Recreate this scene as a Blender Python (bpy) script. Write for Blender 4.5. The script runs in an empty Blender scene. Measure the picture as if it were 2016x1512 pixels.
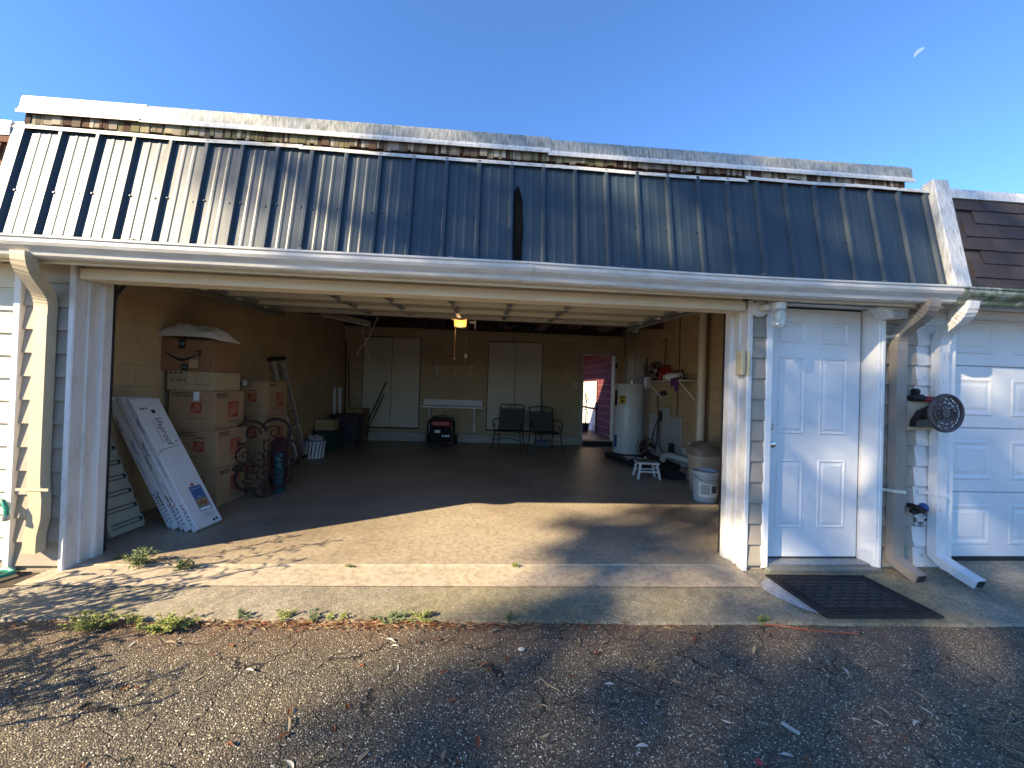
import bpy, bmesh, math, random
from mathutils import Vector, Matrix, noise
random.seed(7)
SC = bpy.context.scene
COL = SC.collection
rad = math.radians

# ------------------------------------------------------------------ camera
cam = bpy.data.cameras.new('camera'); cam_o = bpy.data.objects.new('camera', cam); COL.objects.link(cam_o)
cam.sensor_width = 36.0; cam.lens = 760.19 / 2016 * 36.0; cam.clip_start = 0.05; cam.clip_end = 2000
_r = Vector((0.99699696, -0.07050633, 0.03202998)); _u = Vector((-0.03263047, -0.00738141, 0.99944023)); _f = Vector((0.07023044, 0.99748402, 0.0096599))
cam_o.matrix_world = Matrix(((_r.x, _u.x, -_f.x, 0.0), (_r.y, _u.y, -_f.y, -2.8746), (_r.z, _u.z, -_f.z, 1.3304), (0, 0, 0, 1)))
SC.camera = cam_o

# ------------------------------------------------------------------ sky, sun, exposure
SUN = Vector((1.7, 1.0, -1.09)).normalized()          # the way the light travels
world = bpy.data.worlds.new('World'); SC.world = world; world.use_nodes = True
wn = world.node_tree
sky = wn.nodes.new('ShaderNodeTexSky'); sky.sky_type = 'NISHITA'; sky.sun_disc = False
sky.sun_elevation = math.asin(-SUN.z); sky.sun_rotation = math.atan2(-SUN.x, -SUN.y)
sky.air_density = 1.0; sky.dust_density = 0.0; sky.ozone_density = 9.5
wn.links.new(sky.outputs[0], wn.nodes['Background'].inputs[0])
wn.nodes['Background'].inputs[1].default_value = 0.098
sl = bpy.data.lights.new('sun', 'SUN'); sl.energy = 5.0; sl.angle = rad(0.53); sl.color = (1.0, 0.80, 0.53)
so = bpy.data.objects.new('sun', sl); COL.objects.link(so); so.rotation_euler = SUN.to_track_quat('-Z', 'Y').to_euler(); so.location = (-17, -10, 12)
SC.view_settings.view_transform = 'Standard'; SC.view_settings.look = 'None'
SC.view_settings.exposure = 1.8; SC.view_settings.gamma = 1.0; SC.view_settings.use_curve_mapping = False
SC.cycles.max_bounces = 10; SC.cycles.diffuse_bounces = 6

# ------------------------------------------------------------------ helpers
class MB:
    """Collects shapes in one bmesh; build() links them as ONE object."""
    def __init__(s): s.bm = bmesh.new(); s.T = Matrix.Identity(4)
    def v(s, p): return s.bm.verts.new(s.T @ Vector(p))
    def face(s, vs):
        try: return s.bm.faces.new(vs)
        except ValueError: return None
    def poly(s, pts): return s.face([s.v(p) for p in pts])
    def box(s, x0, x1, y0, y1, z0, z1, bev=0):
        c = [(x0,y0,z0),(x1,y0,z0),(x1,y1,z0),(x0,y1,z0),(x0,y0,z1),(x1,y0,z1),(x1,y1,z1),(x0,y1,z1)]
        v = [s.v(p) for p in c]
        fs = [s.face([v[i] for i in q]) for q in ((0,3,2,1),(4,5,6,7),(0,1,5,4),(1,2,6,5),(2,3,7,6),(3,0,4,7))]
        if bev:
            es = list({e for f in fs if f for e in f.edges})
            bmesh.ops.bevel(s.bm, geom=es, offset=bev, segments=1, affect='EDGES')
        return s
    def cbox(s, c, d, bev=0):
        return s.box(c[0]-d[0]/2, c[0]+d[0]/2, c[1]-d[1]/2, c[1]+d[1]/2, c[2]-d[2]/2, c[2]+d[2]/2, bev)
    def prism(s, prof, x0, x1, axis='x', caps=True):
        """profile of 2D points extruded along an axis: x -> (y,z), y -> (x,z), z -> (x,y)"""
        f = {'x': lambda a, b, t: (t, a, b), 'y': lambda a, b, t: (a, t, b), 'z': lambda a, b, t: (a, b, t)}[axis]
        A = [s.v(f(a, b, x0)) for a, b in prof]; B = [s.v(f(a, b, x1)) for a, b in prof]
        n = len(prof)
        for i in range(n): s.face([A[i], A[(i+1) % n], B[(i+1) % n], B[i]])
        if caps: s.face(A[::-1]); s.face(B)
        return s
    def strip(s, prof, x0, x1, axis='x', n=1, fn=None):
        """open profile swept along an axis (a sheet)"""
        f = {'x': lambda a, b, t: (t, a, b), 'y': lambda a, b, t: (a, t, b), 'z': lambda a, b, t: (a, b, t)}[axis]
        rows = []
        for k in range(n+1):
            t = x0 + (x1-x0)*k/n
            rows.append([s.v(fn(f(a, b, t)) if fn else f(a, b, t)) for a, b in prof])
        for k in range(n):
            for i in range(len(prof)-1): s.face([rows[k][i], rows[k][i+1], rows[k+1][i+1], rows[k+1][i]])
        return s
    def sweep(s, prof, path, u0=(1, 0, 0), caps=True, scales=None):
        path = [Vector(p) for p in path]; n = len(path); rings = []; u = Vector(u0)
        for i in range(n):
            d = (path[min(i+1, n-1)] - path[max(i-1, 0)])
            if d.length < 1e-9: d = Vector((0, 0, 1))
            d.normalize(); u = (u - d*u.dot(d))
            if u.length < 1e-6: u = d.orthogonal()
            u.normalize(); w = d.cross(u); k = scales[i] if scales else 1
            rings.append([s.v(path[i] + u*a*k + w*b*k) for a, b in prof])
        m = len(prof)
        for i in range(n-1):
            for j in range(m): s.face([rings[i][j], rings[i][(j+1) % m], rings[i+1][(j+1) % m], rings[i+1][j]])
        if caps: s.face(rings[0][::-1]); s.face(rings[-1])
        return s
    def tube(s, path, r, seg=6, caps=True, scales=None):
        path = [Vector(p) for p in path]
        d = (path[-1]-path[0]); u0 = d.orthogonal() if d.length > 1e-6 else Vector((1, 0, 0))
        d1 = path[1]-path[0]
        if d1.length > 1e-9: u0 = d1.orthogonal()
        return s.sweep([(r*math.cos(2*math.pi*i/seg), r*math.sin(2*math.pi*i/seg)) for i in range(seg)], path, u0, caps, scales)
    def ring(s, c, R, r, axis='y', seg=28, ms=6, a0=0, a1=2*math.pi):
        full = abs(a1-a0-2*math.pi) < 1e-6
        P = []
        for i in range(seg + 1):
            a = a0 + (a1-a0)*i/seg; ca, sa = R*math.cos(a), R*math.sin(a)
            P.append({'y': (c[0]+ca, c[1], c[2]+sa), 'z': (c[0]+ca, c[1]+sa, c[2]), 'x': (c[0], c[1]+ca, c[2]+sa)}[axis])
        return s.tube(P, r, ms, caps=not full)
    def lathe(s, prof, c=(0, 0, 0), seg=20, axis='z', a0=0.0):
        rings = []
        for r, h in prof:
            ring = []
            for i in range(seg):
                a = 2*math.pi*i/seg + a0; x, y = r*math.cos(a), r*math.sin(a)
                ring.append(s.v({'z': (c[0]+x, c[1]+y, c[2]+h), 'y': (c[0]+x, c[1]+h, c[2]+y), 'x': (c[0]+h, c[1]+x, c[2]+y)}[axis]))
            rings.append(ring)
        for k in range(len(rings)-1):
            for i in range(seg): s.face([rings[k][i], rings[k][(i+1) % seg], rings[k+1][(i+1) % seg], rings[k+1][i]])
        s.face(rings[0][::-1]); s.face(rings[-1])
        return s
    def build(s, name, mat, parent=None, smooth=False, loc=None, recalc=True):
        if recalc: bmesh.ops.recalc_face_normals(s.bm, faces=s.bm.faces)
        me = bpy.data.meshes.new(name); s.bm.to_mesh(me); s.bm.free()
        for m in (mat if isinstance(mat, (list, tuple)) else [mat]): me.materials.append(m)
        if smooth:
            for p in me.polygons: p.use_smooth = True
            try: me.set_sharp_from_angle(angle=rad(40))
            except Exception: pass
        o = bpy.data.objects.new(name, me); COL.objects.link(o)
        if parent: o.parent = parent
        if loc: o.location = loc
        return o

def tag(o, label=None, cat=None, group=None, kind=None):
    if label: o['label'] = label
    if cat: o['category'] = cat
    if group: o['group'] = group
    if kind: o['kind'] = kind
    return o
def thing(name, label, cat, loc=(0, 0, 0), rz=0, group=None):
    o = bpy.data.objects.new(name, None); COL.objects.link(o); o.empty_display_size = 0.05
    o.location = loc; o.rotation_euler = (0, 0, rz)
    return tag(o, label, cat, group)
def copy_tree(o, parent=None):
    c = o.copy(); COL.objects.link(c)
    if parent: c.parent = parent
    for ch in list(o.children): copy_tree(ch, c)
    return c
def inst(src, name, parent, loc=None, mtx=None):
    o = bpy.data.objects.new(name, src.data); COL.objects.link(o); o.parent = parent
    if loc is not None: o.location = loc
    if mtx is not None: o.matrix_local = mtx
    return o
def text(body, size, mat, parent, mtx, name='lettering', align='CENTER', ext=0.0004, sx=1.0):
    cu = bpy.data.curves.new('lettering', 'FONT'); cu.body = body; cu.size = size; cu.align_x = align; cu.align_y = 'CENTER'; cu.extrude = ext; cu.resolution_u = 2
    t = bpy.data.objects.new('lettering_curve', cu); COL.objects.link(t)
    dg = bpy.context.evaluated_depsgraph_get(); me = bpy.data.meshes.new_from_object(t.evaluated_get(dg))
    bpy.data.objects.remove(t); bpy.data.curves.remove(cu)
    me.transform(Matrix.Diagonal((sx, 1, 1, 1))); me.materials.clear(); me.materials.append(mat)
    o = bpy.data.objects.new(name, me); COL.objects.link(o); o.parent = parent; o.matrix_local = mtx
    return o
def frame(o, x, y, z=None):
    """matrix with origin o, x axis, y axis"""
    x = Vector(x).normalized(); y = Vector(y); y = (y - x*x.dot(y)).normalized(); z = x.cross(y)
    return Matrix(((x.x, y.x, z.x, o[0]), (x.y, y.y, z.y, o[1]), (x.z, y.z, z.z, o[2]), (0, 0, 0, 1)))

# ------------------------------------------------------------------ materials
def nt(name):
    m = bpy.data.materials.new(name); m.use_nodes = True; t = m.node_tree
    return m, t, t.nodes['Principled BSDF']
def N(t, kind, **kw):
    n = t.nodes.new(kind)
    for k, v in kw.items():
        if hasattr(n, k) and not k in n.inputs: setattr(n, k, v)
        else: n.inputs[k].default_value = v
    return n
def ramp(t, src, stops):
    r = t.nodes.new('ShaderNodeValToRGB'); e = r.color_ramp.elements
    while len(e) < len(stops): e.new(0.5)
    for el, (p, c) in zip(e, stops): el.position = p; el.color = (*c, 1) if len(c) == 3 else c
    t.links.new(src, r.inputs[0]); return r
def pos(t): return t.nodes.new('ShaderNodeNewGeometry').outputs['Position']
def mixc(t, fac, a, b, mode='MIX'):
    m = t.nodes.new('ShaderNodeMix'); m.data_type = 'RGBA'; m.blend_type = mode
    for i, s in ((0, fac), (6, a), (7, b)):
        if isinstance(s, (int, float)): m.inputs[i].default_value = s
        elif isinstance(s, tuple): m.inputs[i].default_value = (*s, 1) if len(s) == 3 else s
        else: t.links.new(s, m.inputs[i])
    return m.outputs[2]
def bump(t, h, b, strength=0.3, dist=0.01, prev=None):
    n = N(t, 'ShaderNodeBump'); n.inputs['Strength'].default_value = strength; n.inputs['Distance'].default_value = dist
    t.links.new(h, n.inputs['Height'])
    if prev is not None: t.links.new(prev, n.inputs['Normal'])
    t.links.new(n.outputs[0], b.inputs['Normal']); return n.outputs[0]
def noisetex(t, scale, detail=5, rough=0.6, vec=None, stretch=None):
    n = N(t, 'ShaderNodeTexNoise'); n.inputs['Scale'].default_value = scale; n.inputs['Detail'].default_value = detail; n.inputs['Roughness'].default_value = rough
    v = vec if vec is not None else pos(t)
    if stretch:
        mp = t.nodes.new('ShaderNodeMapping'); mp.inputs['Scale'].default_value = stretch; t.links.new(v, mp.inputs[0]); v = mp.outputs[0]
    t.links.new(v, n.inputs['Vector']); return n
def simple(name, col, rough=0.6, metal=0.0, var=0.12, scale=4.0, bmp=0.0, bscale=60, spec=0.5, col2=None, stretch=None, coat=0.0):
    m, t, b = nt(name); b.inputs['Roughness'].default_value = rough; b.inputs['Metallic'].default_value = metal; b.inputs['Specular IOR Level'].default_value = spec
    if coat: b.inputs['Coat Weight'].default_value = coat; b.inputs['Coat Roughness'].default_value = 0.1
    n = noisetex(t, scale, 6, 0.62, stretch=stretch)
    a = tuple(max(0, c*(1-var)) for c in col); c = col2 or tuple(min(1, c*(1+var)) for c in col)
    r = ramp(t, n.outputs[0], [(0.3, a), (0.7, c)]); t.links.new(r.outputs[0], b.inputs['Base Color'])
    if bmp: bump(t, noisetex(t, bscale, 4).outputs[0], b, bmp, 0.004)
    return m

M = {}
M['white_paint'] = simple('white_paint', (0.74, 0.74, 0.73), 0.45, var=0.06, scale=3, bmp=0.08, bscale=25)
M['trim_white'] = simple('trim_white', (0.70, 0.69, 0.66), 0.5, var=0.10, scale=5, bmp=0.1, bscale=30)
M['door_white'] = simple('door_white', (0.64, 0.66, 0.68), 0.38, var=0.09, scale=2.2, bmp=0.06, bscale=90, stretch=(1, 1, 0.5))
M['cream_trim'] = simple('cream_trim', (0.64, 0.58, 0.46), 0.5, var=0.09, scale=4, stretch=(0.3, 1, 1))
M['soffit_cream'] = simple('soffit_cream', (0.66, 0.61, 0.50), 0.55, var=0.08, scale=4)
M['siding_beige'] = simple('siding_beige', (0.30, 0.265, 0.215), 0.7, var=0.08, scale=6, bmp=0.25, bscale=40, stretch=(0.25, 1, 1.6))
M['siding_cream'] = simple('siding_cream', (0.60, 0.55, 0.43), 0.65, var=0.06, scale=6, bmp=0.2, bscale=40)
M['downspout_cream'] = simple('downspout_cream', (0.50, 0.43, 0.30), 0.45, var=0.10, scale=7)
M['downspout_brown'] = simple('downspout_brown', (0.235, 0.205, 0.175), 0.45, var=0.12, scale=7, stretch=(1, 1, 0.3))
M['chrome'] = simple('chrome', (0.62, 0.60, 0.57), 0.18, 1.0, var=0.05)
M['steel'] = simple('steel', (0.42, 0.43, 0.44), 0.38, 1.0, var=0.15, scale=9)
M['galv'] = simple('galv', (0.36, 0.37, 0.36), 0.5, 0.8, var=0.22, scale=14)
M['alu'] = simple('alu', (0.70, 0.71, 0.72), 0.35, 0.9, var=0.08)
M['black_plastic'] = simple('black_plastic', (0.018, 0.018, 0.02), 0.45, var=0.2)
M['black_iron'] = simple('black_iron', (0.02, 0.02, 0.02), 0.5, 0.3, var=0.3, scale=20)
M['iron_brown'] = simple('iron_brown', (0.034, 0.020, 0.017), 0.75, 0.0, var=0.3, scale=20, spec=0.25)
M['disc_iron'] = simple('disc_iron', (0.075, 0.055, 0.055), 0.5, 0.2, var=0.25, scale=25)
M['matte_black'] = simple('matte_black', (0.010, 0.010, 0.011), 0.7, var=0.2, spec=0.2)
M['rubber'] = simple('rubber', (0.014, 0.014, 0.015), 0.75, var=0.25, scale=30, bmp=0.2, bscale=90)
M['card'] = simple('card', (0.33, 0.215, 0.115), 0.85, var=0.10, scale=5, bmp=0.06, bscale=50)
M['card_dark'] = simple('card_dark', (0.25, 0.135, 0.068), 0.85, var=0.10, scale=5)
M['card_pale'] = simple('card_pale', (0.40, 0.30, 0.17), 0.85, var=0.10, scale=5)
M['tape'] = simple('tape', (0.46, 0.33, 0.20), 0.3, var=0.05)
M['orange_print'] = simple('orange_print', (0.32, 0.048, 0.02), 0.8, var=0.22, scale=30)
M['dark_print'] = simple('dark_print', (0.035, 0.027, 0.024), 0.85, var=0.1)
M['black_print'] = simple('black_print', (0.012, 0.012, 0.014), 0.7, var=0.1)
M['white_label'] = simple('white_label', (0.78, 0.78, 0.78), 0.6, var=0.03)
M['carton_white'] = simple('carton_white', (0.62, 0.62, 0.62), 0.6, var=0.04, scale=6)
M['blue_print'] = simple('blue_print', (0.045, 0.12, 0.27), 0.5, var=0.08)
M['teal_print'] = simple('teal_print', (0.12, 0.30, 0.36), 0.6, var=0.1)
M['red_print'] = simple('red_print', (0.42, 0.035, 0.04), 0.5, var=0.1)
M['metal_cream'] = simple('metal_cream', (0.36, 0.34, 0.26), 0.5, var=0.07, scale=6)
M['cabinet_paint'] = simple('cabinet_paint', (0.56, 0.52, 0.40), 0.6, var=0.05, scale=2)
M['curb_paint'] = simple('curb_paint', (0.38, 0.355, 0.29), 0.7, var=0.10, scale=5)
M['wood_dark'] = simple('wood_dark', (0.075, 0.035, 0.028), 0.8, var=0.35, scale=7, stretch=(6, 0.6, 6))
M['bag_fabric'] = simple('bag_fabric', (0.74, 0.71, 0.66), 0.8, var=0.10, scale=12, bmp=0.5, bscale=45)
M['teal'] = simple('teal', (0.012, 0.07, 0.078), 0.5, var=0.2)
M['green_plastic'] = simple('green_plastic', (0.02, 0.055, 0.048), 0.45, var=0.15)
M['plum'] = simple('plum', (0.042, 0.030, 0.042), 0.6, var=0.2)
M['red_plastic'] = simple('red_plastic', (0.30, 0.012, 0.02), 0.35, var=0.15)
M['tank_white'] = simple('tank_white', (0.60, 0.62, 0.60), 0.3, var=0.05, scale=3)
M['yellow'] = simple('yellow', (0.50, 0.34, 0.03), 0.5, var=0.1)
M['purple_cloth'] = simple('purple_cloth', (0.12, 0.03, 0.16), 0.9, var=0.3, scale=20)
M['pvc'] = simple('pvc', (0.58, 0.52, 0.42), 0.4, var=0.08)
M['pvc_white'] = simple('pvc_white', (0.62, 0.60, 0.56), 0.4, var=0.08)
M['bin_beige'] = simple('bin_beige', (0.42, 0.345, 0.26), 0.45, var=0.06)
M['bin_lid'] = simple('bin_lid', (0.215, 0.165, 0.135), 0.45, var=0.08)
M['bucket'] = simple('bucket', (0.48, 0.52, 0.54), 0.4, var=0.08)
M['board_grey'] = simple('board_grey', (0.42, 0.43, 0.41), 0.7, var=0.10, scale=9)
M['keypad'] = simple('keypad', (0.40, 0.37, 0.24), 0.5, var=0.08)
M['glass_jar'] = simple('glass_jar', (0.62, 0.66, 0.60), 0.12, var=0.1)
M['hose'] = simple('hose', (0.03, 0.25, 0.17), 0.4, var=0.15, scale=20)
M['blue_valve'] = simple('blue_valve', (0.03, 0.07, 0.25), 0.4, var=0.1)
M['mesh_dark'] = simple('mesh_dark', (0.058, 0.058, 0.058), 0.8, var=0.2, scale=60)
M['purple_grey'] = simple('purple_grey', (0.10, 0.11, 0.15), 0.6, var=0.1)
M['pink_insul'] = simple('pink_insul', (0.20, 0.14, 0.12), 0.9, var=0.4, scale=9)
M['orange_cord'] = simple('orange_cord', (0.35, 0.08, 0.02), 0.5)
def lit(name, col, e):
    m, t, b = nt(name); b.inputs['Base Color'].default_value = (*col, 1); b.inputs['Emission Color'].default_value = (*col, 1); b.inputs['Emission Strength'].default_value = e
    return m
M['lamp_lens'] = lit('lamp_lens', (1.0, 0.42, 0.10), 0.26)
M['moon'] = lit('moon', (0.55, 0.80, 1.0), 0.27); M['moon'].node_tree.nodes['Principled BSDF'].inputs['Base Color'].default_value = (0, 0, 0, 1); M['moon'].node_tree.nodes['Principled BSDF'].inputs['Specular IOR Level'].default_value = 0
m, t, b = nt('clear_glass'); b.inputs['Transmission Weight'].default_value = 0.8; b.inputs['Roughness'].default_value = 0.15; b.inputs['Base Color'].default_value = (0.85, 0.9, 0.85, 1); M['jar'] = m
# painted roof metal: dark slate, glossy, streaked
m, t, b = nt('roof_metal')
n = noisetex(t, 4, 6, 0.6, stretch=(2.5, 1, 0.6)); r = ramp(t, n.outputs[0], [(0.25, (0.026, 0.042, 0.054)), (0.55, (0.032, 0.050, 0.064)), (0.8, (0.043, 0.060, 0.072))])
t.links.new(r.outputs[0], b.inputs['Base Color']); b.inputs['Specular IOR Level'].default_value = 0.42
r2 = ramp(t, noisetex(t, 3, 5, stretch=(1.2, 1, 0.6)).outputs[0], [(0.3, (0.37,)*3), (0.75, (0.43,)*3)]); t.links.new(r2.outputs[0], b.inputs['Roughness'])
bump(t, noisetex(t, 2.2, 3, stretch=(1.2, 1, 0.6)).outputs[0], b, 0.12, 0.02); M['roof_metal'] = m
M['roof_stain'] = simple('roof_stain', (0.010, 0.009, 0.007), 0.95, var=0.5, scale=12, stretch=(3, 1, 0.4), spec=0.05)
# white metal with black-green mildew streaks
def grimy(name, base, dirt, lo, hi, sc=(9, 9, 1.5), s=6):
    m, t, b = nt(name); b.inputs['Roughness'].default_value = 0.5
    n = noisetex(t, s, 8, 0.72, stretch=sc); n2 = noisetex(t, 1.1, 3)
    ad = N(t, 'ShaderNodeMath', operation='MULTIPLY_ADD'); t.links.new(n2.outputs[0], ad.inputs[0]); ad.inputs[1].default_value = 0.5; t.links.new(n.outputs[0], ad.inputs[2])
    r = ramp(t, ad.outputs[0], [(lo, base), (hi, dirt)]); t.links.new(r.outputs[0], b.inputs['Base Color'])
    bump(t, n.outputs[0], b, 0.1, 0.003); return m
M['coping'] = grimy('coping', (0.50, 0.50, 0.46), (0.12, 0.135, 0.115), 0.58, 0.92)
M['coping_lip'] = grimy('coping_lip', (0.66, 0.66, 0.63), (0.30, 0.30, 0.27), 0.72, 0.98)
M['flashing'] = grimy('flashing', (0.66, 0.65, 0.60), (0.20, 0.17, 0.12), 0.74, 1.0, (2, 2, 6))
M['gutter'] = grimy('gutter', (0.63, 0.62, 0.59), (0.42, 0.41, 0.38), 0.6, 1.0, (1.2, 2, 6))
M['gutter_moss'] = grimy('gutter_moss', (0.46, 0.47, 0.43), (0.10, 0.13, 0.07), 0.60, 0.85, (3, 3, 3))
M['downspout_white'] = grimy('downspout_white', (0.64, 0.65, 0.65), (0.22, 0.22, 0.17), 0.80, 1.0, (8, 8, 2))
M['peeling'] = grimy('peeling', (0.62, 0.63, 0.63), (0.16, 0.14, 0.10), 0.83, 0.92, (3, 3, 5), 7)
M['peeling_bad'] = grimy('peeling_bad', (0.52, 0.52, 0.50), (0.05, 0.045, 0.04), 0.70, 0.76, (2, 2, 6), 9)
M['jamb_dirty'] = grimy('jamb_dirty', (0.66, 0.65, 0.63), (0.50, 0.48, 0.44), 0.70, 1.05, (3, 3, 0.8))
M['wood_grey'] = grimy('wood_grey', (0.20, 0.20, 0.17), (0.07, 0.075, 0.05), 0.6, 0.95)
# shingle tabs, stained and mossy / plain brown
def shingle(name, cols, gran=0.5):
    m, t, b = nt(name); b.inputs['Roughness'].default_value = 0.95; b.inputs['Specular IOR Level'].default_value = 0.2
    o = t.nodes.new('ShaderNodeObjectInfo'); r = ramp(t, o.outputs['Random'], [(i/(len(cols)-1), c) for i, c in enumerate(cols)])
    g = noisetex(t, 220, 3, 0.8); c = mixc(t, 0.55, r.outputs[0], ramp(t, g.outputs[0], [(0.3, (0.35,)*3), (0.7, (1.5,)*3)]).outputs[0], 'MULTIPLY')
    t.links.new(c, b.inputs['Base Color']); bump(t, g.outputs[0], b, 0.5, 0.004); return m
M['shingle_old'] = shingle('shingle_old', [(0.035, 0.022, 0.018), (0.09, 0.05, 0.035), (0.36, 0.33, 0.25), (0.06, 0.04, 0.03), (0.30, 0.26, 0.18), (0.05, 0.028, 0.02), (0.14, 0.085, 0.05), (0.40, 0.38, 0.31), (0.05, 0.035, 0.025)])
M['shingle_moss'] = shingle('shingle_moss', [(0.12, 0.115, 0.055), (0.20, 0.17, 0.09), (0.09, 0.09, 0.045), (0.33, 0.29, 0.19)])
M['shingle_brown'] = shingle('shingle_brown', [(0.074, 0.062, 0.062), (0.094, 0.077, 0.074), (0.063, 0.053, 0.055), (0.083, 0.069, 0.066)])
M['shingle_red'] = shingle('shingle_red', [(0.15, 0.075, 0.045), (0.19, 0.10, 0.06), (0.12, 0.06, 0.04)])
M['blocks_maroon'] = shingle('blocks_maroon', [(0.115, 0.030, 0.038), (0.15, 0.042, 0.046), (0.10, 0.026, 0.036)])
M['mortar_pink'] = simple('mortar_pink', (0.30, 0.15, 0.15), 0.9)
M['floor_maroon'] = simple('floor_maroon', (0.12, 0.032, 0.032), 0.5, var=0.2)
# painted concrete block wall (joints are fine relief under the paint)
def cmu(name, col, ax):
    m, t, b = nt(name); b.inputs['Roughness'].default_value = 0.75
    s = N(t, 'ShaderNodeSeparateXYZ'); t.links.new(pos(t), s.inputs[0]); c = N(t, 'ShaderNodeCombineXYZ')
    t.links.new(s.outputs[ax], c.inputs[0]); t.links.new(s.outputs[2], c.inputs[1])
    br = N(t, 'ShaderNodeTexBrick'); t.links.new(c.outputs[0], br.inputs['Vector']); br.inputs['Scale'].default_value = 1
    for k, v in (('Brick Width', 0.41), ('Row Height', 0.205), ('Mortar Size', 0.006), ('Mortar Smooth', 0.6)): br.inputs[k].default_value = v
    n = noisetex(t, 2.2, 6, 0.65); r = ramp(t, n.outputs[0], [(0.3, tuple(x*0.84 for x in col)), (0.7, tuple(x*1.12 for x in col))])
    cc = mixc(t, br.outputs['Fac'], r.outputs[0], tuple(x*0.80 for x in col)); t.links.new(cc, b.inputs['Base Color'])
    iv = N(t, 'ShaderNodeMath', operation='SUBTRACT'); iv.inputs[0].default_value = 1; t.links.new(br.outputs['Fac'], iv.inputs[1])
    p = bump(t, noisetex(t, 70, 4).outputs[0], b, 0.15, 0.004); bump(t, iv.outputs[0], b, 0.45, 0.006, p); return m
M['block_side'] = cmu('block_side', (0.45, 0.335, 0.19), 1)
M['block_back'] = cmu('block_back', (0.45, 0.345, 0.205), 0)
# concrete slabs
def concrete(name, a, c, stain, agg=0.0, dark=0.5):
    m, t, b = nt(name); b.inputs['Roughness'].default_value = 0.8
    n = noisetex(t, 1.3, 8, 0.68); n2 = noisetex(t, 0.55, 4); g = noisetex(t, 300, 2, 0.8); sp = noisetex(t, 22, 5, 0.75)
    r = ramp(t, n.outputs[0], [(0.3, a), (0.65, c)])
    s = ramp(t, n2.outputs[0], [(0.42, (1, 1, 1)), (0.72, stain)])
    col = mixc(t, dark, r.outputs[0], s.outputs[0], 'MULTIPLY')
    col = mixc(t, 0.55, col, ramp(t, sp.outputs[0], [(0.36, (0.50, 0.48, 0.45)), (0.56, (1.18,)*3)]).outputs[0], 'MULTIPLY')
    ag = N(t, 'ShaderNodeTexVoronoi'); ag.inputs['Scale'].default_value = 170; t.links.new(pos(t), ag.inputs['Vector']); sg = N(t, 'ShaderNodeSeparateColor'); t.links.new(ag.outputs['Color'], sg.inputs[0])
    col = mixc(t, 0.30 + 0.5*agg, col, ramp(t, sg.outputs[0], [(0.0, (0.50,)*3), (0.55, (0.98,)*3), (0.93, (1.25,)*3), (0.97, (1.9,)*3)]).outputs[0], 'MULTIPLY')
    col = mixc(t, 0.25 + agg*0.4, col, ramp(t, g.outputs[0], [(0.3, (0.45,)*3), (0.7, (1.5,)*3)]).outputs[0], 'MULTIPLY')
    t.links.new(col, b.inputs['Base Color'])
    p = bump(t, g.outputs[0], b, 0.25 + agg, 0.003); bump(t, sp.outputs[0], b, 0.2, 0.006, p); return m, t, b
M['slab'], t, b = concrete('slab', (0.29, 0.25, 0.19), (0.43, 0.365, 0.27), (0.42, 0.38, 0.34), 0.0, 0.8)
b.inputs['Roughness'].default_value = 0.45
M['lip'], t, b = concrete('lip', (0.34, 0.295, 0.225), (0.43, 0.37, 0.28), (0.7, 0.65, 0.6), 0.1)
M['apron'], t, b = concrete('apron', (0.21, 0.19, 0.15), (0.36, 0.325, 0.245), (0.52, 0.50, 0.28), 0.9, 0.8)
M['patch'], t, b = concrete('patch', (0.33, 0.34, 0.36), (0.40, 0.41, 0.43), (0.8, 0.8, 0.8), 0.4)
# worn asphalt with exposed pale stones, rust tinge and cracks
m, t, b = nt('asphalt'); b.inputs['Roughness'].default_value = 0.75
P = pos(t)
v1 = N(t, 'ShaderNodeTexVoronoi'); v1.inputs['Scale'].default_value = 165; t.links.new(P, v1.inputs['Vector'])
v2 = N(t, 'ShaderNodeTexVoronoi'); v2.inputs['Scale'].default_value = 330; t.links.new(P, v2.inputs['Vector'])
sx = N(t, 'ShaderNodeSeparateColor'); t.links.new(v1.outputs['Color'], sx.inputs[0]); sx2 = N(t, 'ShaderNodeSeparateColor'); t.links.new(v2.outputs['Color'], sx2.inputs[0])
c1 = ramp(t, sx.outputs[0], [(0.0, (0.028, 0.026, 0.023)), (0.45, (0.070, 0.060, 0.047)), (0.75, (0.135, 0.110, 0.080)), (0.90, (0.22, 0.185, 0.14)), (0.945, (0.26, 0.225, 0.18)), (0.958, (0.55, 0.52, 0.46)), (1.0, (0.62, 0.60, 0.55))])
c2 = ramp(t, sx2.outputs[1], [(0.0, (0.02, 0.019, 0.018)), (0.6, (0.080, 0.068, 0.053)), (0.92, (0.17, 0.14, 0.11)), (0.97, (0.45, 0.42, 0.36))])
edge = ramp(t, v1.outputs['Distance'], [(0.45, (0, 0, 0)), (0.62, (1, 1, 1))])
col = mixc(t, edge.outputs[0], c1.outputs[0], c2.outputs[0])
gap_shade = ramp(t, v1.outputs['Distance'], [(0.40, (1.12,)*3), (0.68, (0.42, 0.40, 0.39))]); col = mixc(t, 0.85, col, gap_shade.outputs[0], 'MULTIPLY')  # shade in the gaps between stones, painted into the colour
big = ramp(t, noisetex(t, 1.4, 5, 0.6).outputs[0], [(0.3, (0.92, 0.97, 0.93)), (0.55, (1.22, 1.23, 1.09)), (0.75, (1.50, 1.40, 1.12))]); col = mixc(t, 1.0, col, big.outputs[0], 'MULTIPLY')
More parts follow.
